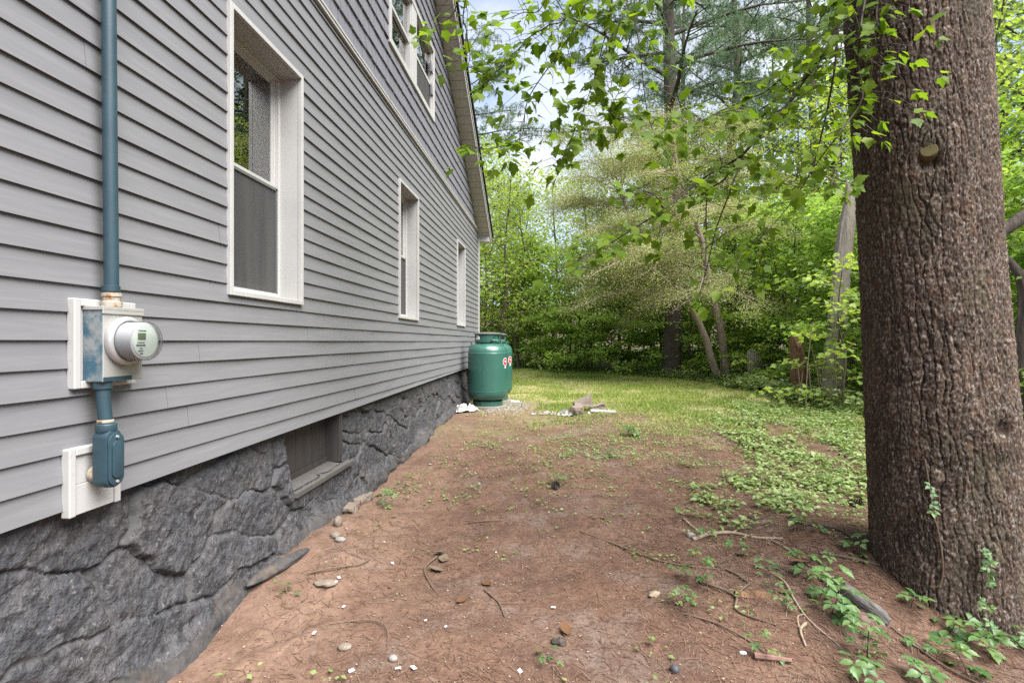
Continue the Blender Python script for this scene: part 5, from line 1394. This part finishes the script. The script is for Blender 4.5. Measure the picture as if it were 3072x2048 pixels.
# wedge rock: three-sided prism behind
mb = MB(); zb_ = gz(2.27, 9.40)
prism(mb, -.16, .155, [(-.10, -.03), (.10, -.03), (.10, .13), (-.02, .12)])
me = mb.mesh('wedge_rock', M_rock, False, .012)
bm = bmesh.new(); bm.from_mesh(me)
for v in bm.verts:
    k = (v.co.x + .16) / .315
    v.co.z *= .45 + .85 * k ** 1.0
    v.co += Vector((.012 * mnoise.noise(v.co * 9), .012 * mnoise.noise(v.co * 9 + Vector((3, 3, 3))), .008 * mnoise.noise(v.co * 12)))
bm.to_mesh(me); bm.free()
tag(link('wedge_rock', me, None, (2.25, 9.40, zb_ + .12), (0, -.10, .1)), 'brown wedge shaped rock slanting up behind the rounded boulder', 'rock')
rock('flat_stone', 2.33, 9.05, (.02, .02, .03), M_stick_w, 'bright pale pebble wedged between the boulder and the board', 'pebble', 31, 2, .3)
rock('slab_stone', 2.52, 9.62, (.13, .09, .055), M_rock, 'low brown slab stone behind the grey board', 'stone', 4, 3, .25, .2, .2, True, tilt=(0, -.25))
mb = MB().box(-.21, .21, -.10, .10, -.012, .012)
tag(mb.build('plank', M_board, None, bevel=.003, loc=(2.58, 9.20, gz(2.58, 9.2) + .03), rot=(.05, .03, -.08)), 'flat grey board lying at the end of the rubble pile', 'board')
def crumple(name, x, y, dims, m_, label, cat, seed, rz=0, n=16):
    V, F = [], []
    for i in range(n):
        for j in range(n):
            u, v = i / (n - 1) - .5, j / (n - 1) - .5
            p = Vector((u * 5, v * 5, seed))
            edge = 1 - max(abs(u), abs(v)) * 2
            h = abs(mnoise.noise(p)) * 1.1 + .45 * abs(mnoise.noise(p * 2.3)) + .1
            wx_ = x + math.cos(rz) * u * dims[0] - math.sin(rz) * v * dims[1] + .03 * mnoise.noise(p * 1.7); wy_ = y + math.sin(rz) * u * dims[0] + math.cos(rz) * v * dims[1] + .03 * mnoise.noise(p * 1.7 + Vector((4, 4, 4)))
            V.append((wx_, wy_, gz(wx_, wy_) + .008 + dims[2] * h * min(1, .25 + edge * 1.6)))
    for i in range(n - 1):
        for j in range(n - 1):
            F.append((i * n + j, (i + 1) * n + j, (i + 1) * n + j + 1, i * n + j + 1))
    o0 = Vector((x, y, gz(x, y)))
    o = MB().add([Vector(p) - o0 for p in V], F).build(name, m_, None, False, loc=o0)
    o.modifiers.new('t', 'SOLIDIFY').thickness = .003
    return tag(o, label, cat)
crumple('crumpled_cloth', 1.92, 8.92, (.26, .2, .11), M_cloth, 'crumpled pale grey cloth lying against the boulder', 'cloth', 3.1)
crumple('crumpled_sheet', 1.64, 9.02, (.26, .16, .06), mat('dirty_sheet', (.32, .29, .25), .7, .2, noise=[(14, (.14, .11, .09), .45, .65)]), 'dirty torn scraps of sheet trailing from the rubble pile', 'cloth', 8.7)
crumple('flat_debris', 1.42, 9.02, (.14, .12, .03), M_cloth, 'small flat pale scrap at the far end of the rubble pile', 'scrap', 5.2)
crumple('plastic_sheet', .20, 9.35, (.42, .3, .17), mat('white_plastic', (.36, .35, .345), .45, .4), 'crumpled white plastic sheet lying between foundation and gas tank', 'plastic sheet', 12.3, .3)
crumple('paper_scrap', .92, 10.9, (.25, .2, .05), mat('paper', (.42, .42, .45), .6, .3), 'pale paper scrap on the gravel past the gas tanks', 'scrap', 2.2)
# gravel around the pads
n = 900; rg = np.random.default_rng(33); cx = .75 + rg.normal(0, .28, n); cy = 9.95 + rg.normal(0, .45, n)
ok = (np.hypot(cx - .505, cy - 9.93) > .36) & (cx > .25); cx, cy = cx[ok], cy[ok]
V, F, ct = scatter(np.array([(-.5, -.5, 0), (.5, -.4, 0), (.4, .5, 0), (-.4, .5, 0), (0, 0, .6)]), np.array([(0, 1, 4), (1, 2, 4), (2, 3, 4), (3, 0, 4)]), np.stack([cx, cy, ground_full(cx, cy)], 1), rg.normal(0, 1, (len(cx), 3)) * [1, 1, .1], np.tile([0, 0, 1.0], (len(cx), 1)), rg.uniform(.012, .035, len(cx)), rg.uniform(0, 1, len(cx)))
tag(link('gravel', np_mesh('gravel', V, F, [M_rock2], False)), 'grey gravel scattered round the gas tank pads', None, None, 'stuff')

# stones along the foundation foot and in the dirt
rock('ledge_stone', .125, 3.05, (.045, .27, .035), M_footing, 'long rounded mortar ledge jutting from the foundation foot', 'stone', 14, 4, .18, -.22, .2)
rock('pale_stone', .15, 4.12, (.04, .085, .035), M_palerock, 'cream coloured stone at the foundation foot near the basement window', 'stone', 15, 3, .4, .1, .3, True)
rock('pale_stone', .135, 4.42, (.04, .11, .04), M_palerock, 'larger sandy pale stone higher along the foundation foot', 'stone', 16, 3, .4, -.1, .35, True)
rock('small_stone', .27, 3.52, (.035, .035, .026), M_palerock, 'round pale stone half sunk in dirt beside the ledge', 'stone', 18, 3)
rock('small_stone', .32, 3.48, (.035, .03, .022), M_rock2, 'smaller pinkish stone touching the round pale one', 'stone', 19, 3)
rock('small_stone', .205, 3.72, (.03, .045, .045), M_palerock, 'upright whitish stone against the foundation base', 'stone', 20, 3)
rock('flat_stone', .44, 2.98, (.06, .045, .012), M_palerock, 'flat tan flake of stone near the white chips', 'stone', 21, 3, .35)
rock('small_stone', 1.03, 2.36, (.022, .018, .016), M_rock2, 'rounded grey pebble low in the bare dirt', 'pebble', 22, 2)
rock('flat_stone', .78, 2.42, (.035, .028, .012), M_palerock, 'tan leaf shaped stone flake nearest the camera side of the dirt'.replace('nearest the camera side of', 'on'), 'stone', 23, 2)
rock('small_stone', 2.28, 2.37, (.022, .02, .02), mat('slate', (.05, .05, .06), .6, .3), 'dark slate coloured pebble below the creeper plants', 'pebble', 25, 2)
rock('small_stone', 2.62, 2.53, (.018, .011, .010), M_chip, 'smooth white pebble just above the reddish stick', 'pebble', 26, 2)
rock('small_stone', 2.72, 3.88, (.03, .026, .024), M_rock2, 'grey stone beside the knobbly pale branch', 'stone', 28, 3)
rock('small_stone', 1.78, 2.55, (.035, .03, .02), M_brk_dark, 'dark clod of earth in the nearest dirt', 'clod', 29, 3, .4)
rock('bark_lump', 2.33, 3.12, (.022, .05, .018), M_pale, 'tan flaky bark lump among the upright creeper leaves', 'bark', 30, 3, .45, -.6)

for k, (x, y) in enumerate([(.59, 2.51), (.49, 2.99), (.50, 3.03), (1.07, 2.30), (1.21, 2.65), (1.75, 2.90), (1.14, 2.30), (1.61, 2.31), (.58, 3.61), (.84, 5.5), (.87, 2.27), (.40, 5.73), (.62, 2.80), (1.10, 2.68), (1.36, 3.62), (.72, 3.35)]):
    rg = np.random.default_rng(k + 40); s_ = rg.uniform(.008, .017)
    mb = MB(); prism(mb, 0, .003, [(-s_, -s_ * .5), (s_ * .9, -s_ * .7), (s_ * 1.1, s_ * .4), (-s_ * .6, s_ * .6)])
    o = mb.build('paint_chip', M_chip, loc=(x, y, gz(x, y) + .008), rot=(rg.normal(0, .25), -math.pi / 2 + rg.normal(0, .3), rg.uniform(0, 6)))
    tag(o, 'small white paint chip lying on the brown needles', 'paint chip', 'white paint chips on the dirt')
# dead leaves
DL_V, DL_F = tri_fan(OVAL, .5, .35)
for k, (x, y, m_, s_, lb_) in enumerate([(1.02, 3.46, M_grey_leaf, .11, 'withered brown leaf clinging to the curved stem'), (1.05, 3.33, M_grey_leaf, .10, 'second withered leaf lower on the curved stem'), (1.0, 3.60, M_grey_leaf, .09, 'curled grey brown leaf at the top of the curved stem'),
        (1.33, 3.20, M_deadleaf, .08, 'orange brown dead leaf in the middle of the dirt'), (1.22, 2.90, M_deadleaf, .07, 'rusty dead leaf flat on the nearest dirt'), (1.82, 2.62, M_deadleaf, .09, 'fan of orange dead needles on the near dirt'), (3.32, 3.42, M_deadleaf, .11, 'tuft of orange needles at the upper end of the driftwood'), (2.93, 2.36, M_deadleaf, .08, 'orange dead spray below the reddish stick'), (2.95, 3.62, M_grey_leaf, .09, 'grey curled dead leaf on the needle slope')]):
    me = np_mesh('dead_leaf', DL_V, DL_F, [m_], True)
    o = link('dead_leaf', me, None, (x, y, gz(x, y) + .008), (.1 * (k % 3), .15, k * 1.3), (s_, s_, s_)); tag(o, lb_, 'dead leaf')
# pine cones
def cone(x, y, rz, label):
    mb = MB(); n = 60
    for i in range(n):
        u = i / n; th = i * 2.39996; r_ = .034 * math.sin(math.pi * (.12 + .8 * u)) ** .8; zc_ = u * .10
        p = Vector((r_ * math.cos(th), r_ * math.sin(th), zc_)); t_ = Vector((-math.sin(th), math.cos(th), 0)) * .011; o_ = Vector((math.cos(th) * .012, math.sin(th) * .012, .010))
        mb.add([p * .4 + Vector((0, 0, zc_ * .6 - .006)), p - t_, p + o_, p + t_], [(0, 1, 2), (0, 2, 3)])
    mb.lathe([(.0, 0), (.018, .01), (.02, .05), (.008, .095), (0, .1)], 8)
    tag(mb.build('pine_cone', M_cone, loc=(x, y, gz(x, y) + .03), rot=(R(82), 0, rz)), label, 'pine cone')
cone(4.18, 4.62, 1.2, 'dark pine cone behind the pine beside the creeping plants')
cone(1.75, 5.1, .3, 'dark pine cone beside a weed in the middle of the yard')

# ------------------------------------------------------------------ creeper plants near the viewer, leaf by leaf
cr_me = []
for k in range(4):
    rg = np.random.default_rng(700 + k)
    LEAFLET = [(0, 0), (.10, .08), (.21, .22), (.20, .27), (.29, .40), (.26, .45), (.28, .58), (.20, .62), (.17, .76), (.09, .82), (0, 1)]
    LEAFLET = LEAFLET + [(-x, y) for x, y in LEAFLET[-2:0:-1]]
    VV, FF = [], []
    for an, sz, up_ in ((0, 1.0, 0), (62 + 8 * k, .82, .06), (-58 - 6 * k, .85, .05)) + (((118, .55, .02), (-112, .58, .02)) if k % 2 else ()):
        V, F = tri_fan([(x * rg.uniform(.95, 1.3), y) for x, y in LEAFLET], -.5 * rg.uniform(.4, 1.2), .30)
        V = V * sz * .68; V[:, 1] += .05; ca_, sa_ = math.cos(R(an)), math.sin(R(an))
        V = np.stack([V[:, 0] * ca_ + V[:, 1] * sa_, -V[:, 0] * sa_ + V[:, 1] * ca_, V[:, 2] + up_ - .10 * V[:, 1] * rg.uniform(0, 1)], 1)
        FF.append(F + sum(len(v) for v in VV)); VV.append(V)
    cr_me.append(np_mesh('leaf', np.concatenate(VV), np.concatenate(FF), [ML_creep], True))
def creeper(x, y, n, h, s_, label, seed, spread=.09, wallward=None):
    rg = np.random.default_rng(seed)
    z = gz(x, y); p = tag(empty('creeper_plant', (x, y, z)), label, 'plant', 'creeper plants on the needle slope')
    az = rg.uniform(0, 6.28); tip = Vector((math.cos(az) * spread, math.sin(az) * spread, h)); 
    sp = spline([(0, 0, -.01), (tip.x * .4, tip.y * .4, h * .7), (tip.x, tip.y, h)], 8)
    tw = MB().tube(sp, np.linspace(.0028, .0014, 8), 5)
    lv = []
    for i in range(n):
        u = (i + .6) / n; q = Vector(sp[min(7, int(u * 7.99))]); a = i * 2.4 + rg.uniform(-.4, .4)
        d_ = Vector((math.cos(a), math.sin(a), rg.uniform(-.35, .25))); st = rg.uniform(.02, .06)
        e_ = q + Vector((math.cos(a) * st, math.sin(a) * st, st * .5)); tw.tube([q, e_], [.0014, .001], 4)
        lv.append((e_, d_, (rg.normal(0, .35), rg.normal(-.1, .35), 1), s_ * rg.uniform(.65, 1.2)))
    st_ = tw.build('stem', M_twig if seed % 2 else M_dry, p)
    for i, (e_, d_, nr, sz) in enumerate(lv):
        o = link('leaf', cr_me[(i + seed) % 4], p); o.matrix_basis = leaf_matrix(e_, d_, nr, sz * 1.12)
    return p
CP = [(3.50, 3.76, 4, .05, .075, 'pale leaved creeper touching the uphill side of the trunk base'),
 (3.62, 3.48, 5, .09, .085, 'shiny grey green creeper against the trunk foot'),
 (3.36, 3.38, 5, .07, .07, 'creeper sprig just above the driftwood'),
 (3.27, 3.27, 7, .13, .085, 'leafy creeper at the upper end of the driftwood'),
 (3.22, 3.08, 9, .14, .085, 'tall creeper leaning over the middle of the driftwood'),
 (3.20, 2.92, 7, .12, .085, 'broad leaved creeper below the driftwood'),
 (3.26, 2.82, 7, .14, .085, 'bright creeper with drooping leaf below the driftwood tip'),
 (3.22, 2.63, 10, .20, .07, 'upright bushy seedling with toothed leaves on the needle slope'),
 (3.14, 2.42, 8, .09, .08, 'low dark green creeper at the bottom of the needle slope'),
 (2.86, 3.92, 5, .05, .06, 'small creeper beside the knobbly pale branch'),
 (2.64, 3.14, 9, .22, .06, 'tall thin seedling standing above the tan bark lump'),
 (2.45, 2.96, 8, .10, .06, 'bluish leaved creeper beside the tan bark lump'),
 (2.56, 3.28, 6, .08, .06, 'slender creeper uphill of the tall thin seedling'),
 (2.99, 3.09, 6, .06, .05, 'trailing small leaved vine above the forked twig'),
 (3.02, 2.93, 7, .06, .05, 'trailing small leaved vine beside the wavy pale twig'),
 (3.06, 3.36, 5, .05, .05, 'little creeper on the bare needles uphill of the trailing vines'),
 (3.71, 3.10, 6, .08, .075, 'creeper with a yellow leaf at the front of the trunk base'),
 (3.82, 2.97, 6, .05, .07, 'flat creeper runner just below the trunk base'),
 (3.87, 2.85, 8, .09, .095, 'large leaved creeper low on the needle bank'),
 (3.69, 2.66, 7, .08, .09, 'broad pale creeper at the lower corner of the needle bank'),
 (3.56, 2.78, 6, .06, .075, 'flat four leaved creeper midway down the needle bank'),
 (4.10, 2.95, 5, .05, .075, 'grey green creeper directly under the front of the trunk'),
 (2.73, 2.50, 7, .12, .045, 'small upright sprig growing across the reddish stick'),
 (3.47, 2.52, 7, .07, .085, 'creeper at the very bottom of the needle bank'),
 (2.98, 3.66, 6, .06, .055, 'thin creeper between the dark straight stick and the ground cover'),
 (.32, 4.36, 8, .10, .075, 'glossy green plant sprouting at the foot of the foundation'),
 (.30, 2.82, 8, .05, .030, 'small clover patch under the mortar ledge'),
 (1.70, 2.42, 6, .03, .035, 'tiny green weed nearest in the bare dirt'),
 (1.74, 5.16, 9, .06, .055, 'leafy green weed beside the pine cone in the yard'),
 (2.85, 7.4, 10, .12, .10, 'clump of broad leaves where lawn meets dirt'),
 (2.45, 6.2, 8, .06, .07, 'low leafy weed between dirt and lawn')]
for i, c_ in enumerate(CP): creeper(*c_[:5], c_[5], 800 + i)
# vine climbing the trunk
vine = tag(empty('climbing_vine', (3.78, 3.02, .1)), 'thin bare vine looping up the front of the massive trunk', 'vine')
def trunk_pt(x, y, z, out=.022):
    cx_, cy_ = trunk_c(z); a = math.atan2(y - cy_, x - cx_) - facing; return on_trunk(a, z, out)
vp = [trunk_pt(*p) for p in [(3.70, 3.02, .80), (3.74, 3.019, .62), (3.757, 3.02, .50), (3.793, 3.023, .42), (3.82, 3.025, .28), (3.825, 3.026, .19), (3.802, 3.024, .12), (3.74, 3.017, .085)]]
world_child(MB().tube(spline(vp, 30), np.linspace(.0035, .0055, 30), 6).build('stem', M_dry, smooth=True), vine)
for k in range(4):
    o = world_child(link('leaf', cr_me[k]), vine); q = vp[1 + k % 2]; o.matrix_basis = leaf_matrix(q + Vector((-.02, -.03, .02 * k)), (math.cos(k * 1.7), -.4, -.3), (-.3, -.8, .6), .055)
v2 = tag(empty('climbing_vine', (3.95, 2.93, .0)), 'short column of green leaves climbing the lower trunk', 'vine')
vq = [trunk_pt(4.02, 3.0, z, .02) for z in (-.02, .08, .18, .26, .33)]
world_child(MB().tube(spline(vq, 12), .003, 5).build('stem', M_twig), v2)
rg = np.random.default_rng(55)
for k in range(16):
    q = vq[k % 5]; o = world_child(link('leaf', cr_me[k % 4]), v2)
    o.matrix_basis = leaf_matrix(q + Vector((rg.normal(0, .02), -.02, rg.normal(0, .02))), (rg.normal(0, .8), -.35, -.35 + rg.normal(0, .4)), (-.2, -.9, .5), .052)
bpy.context.view_layer.update()
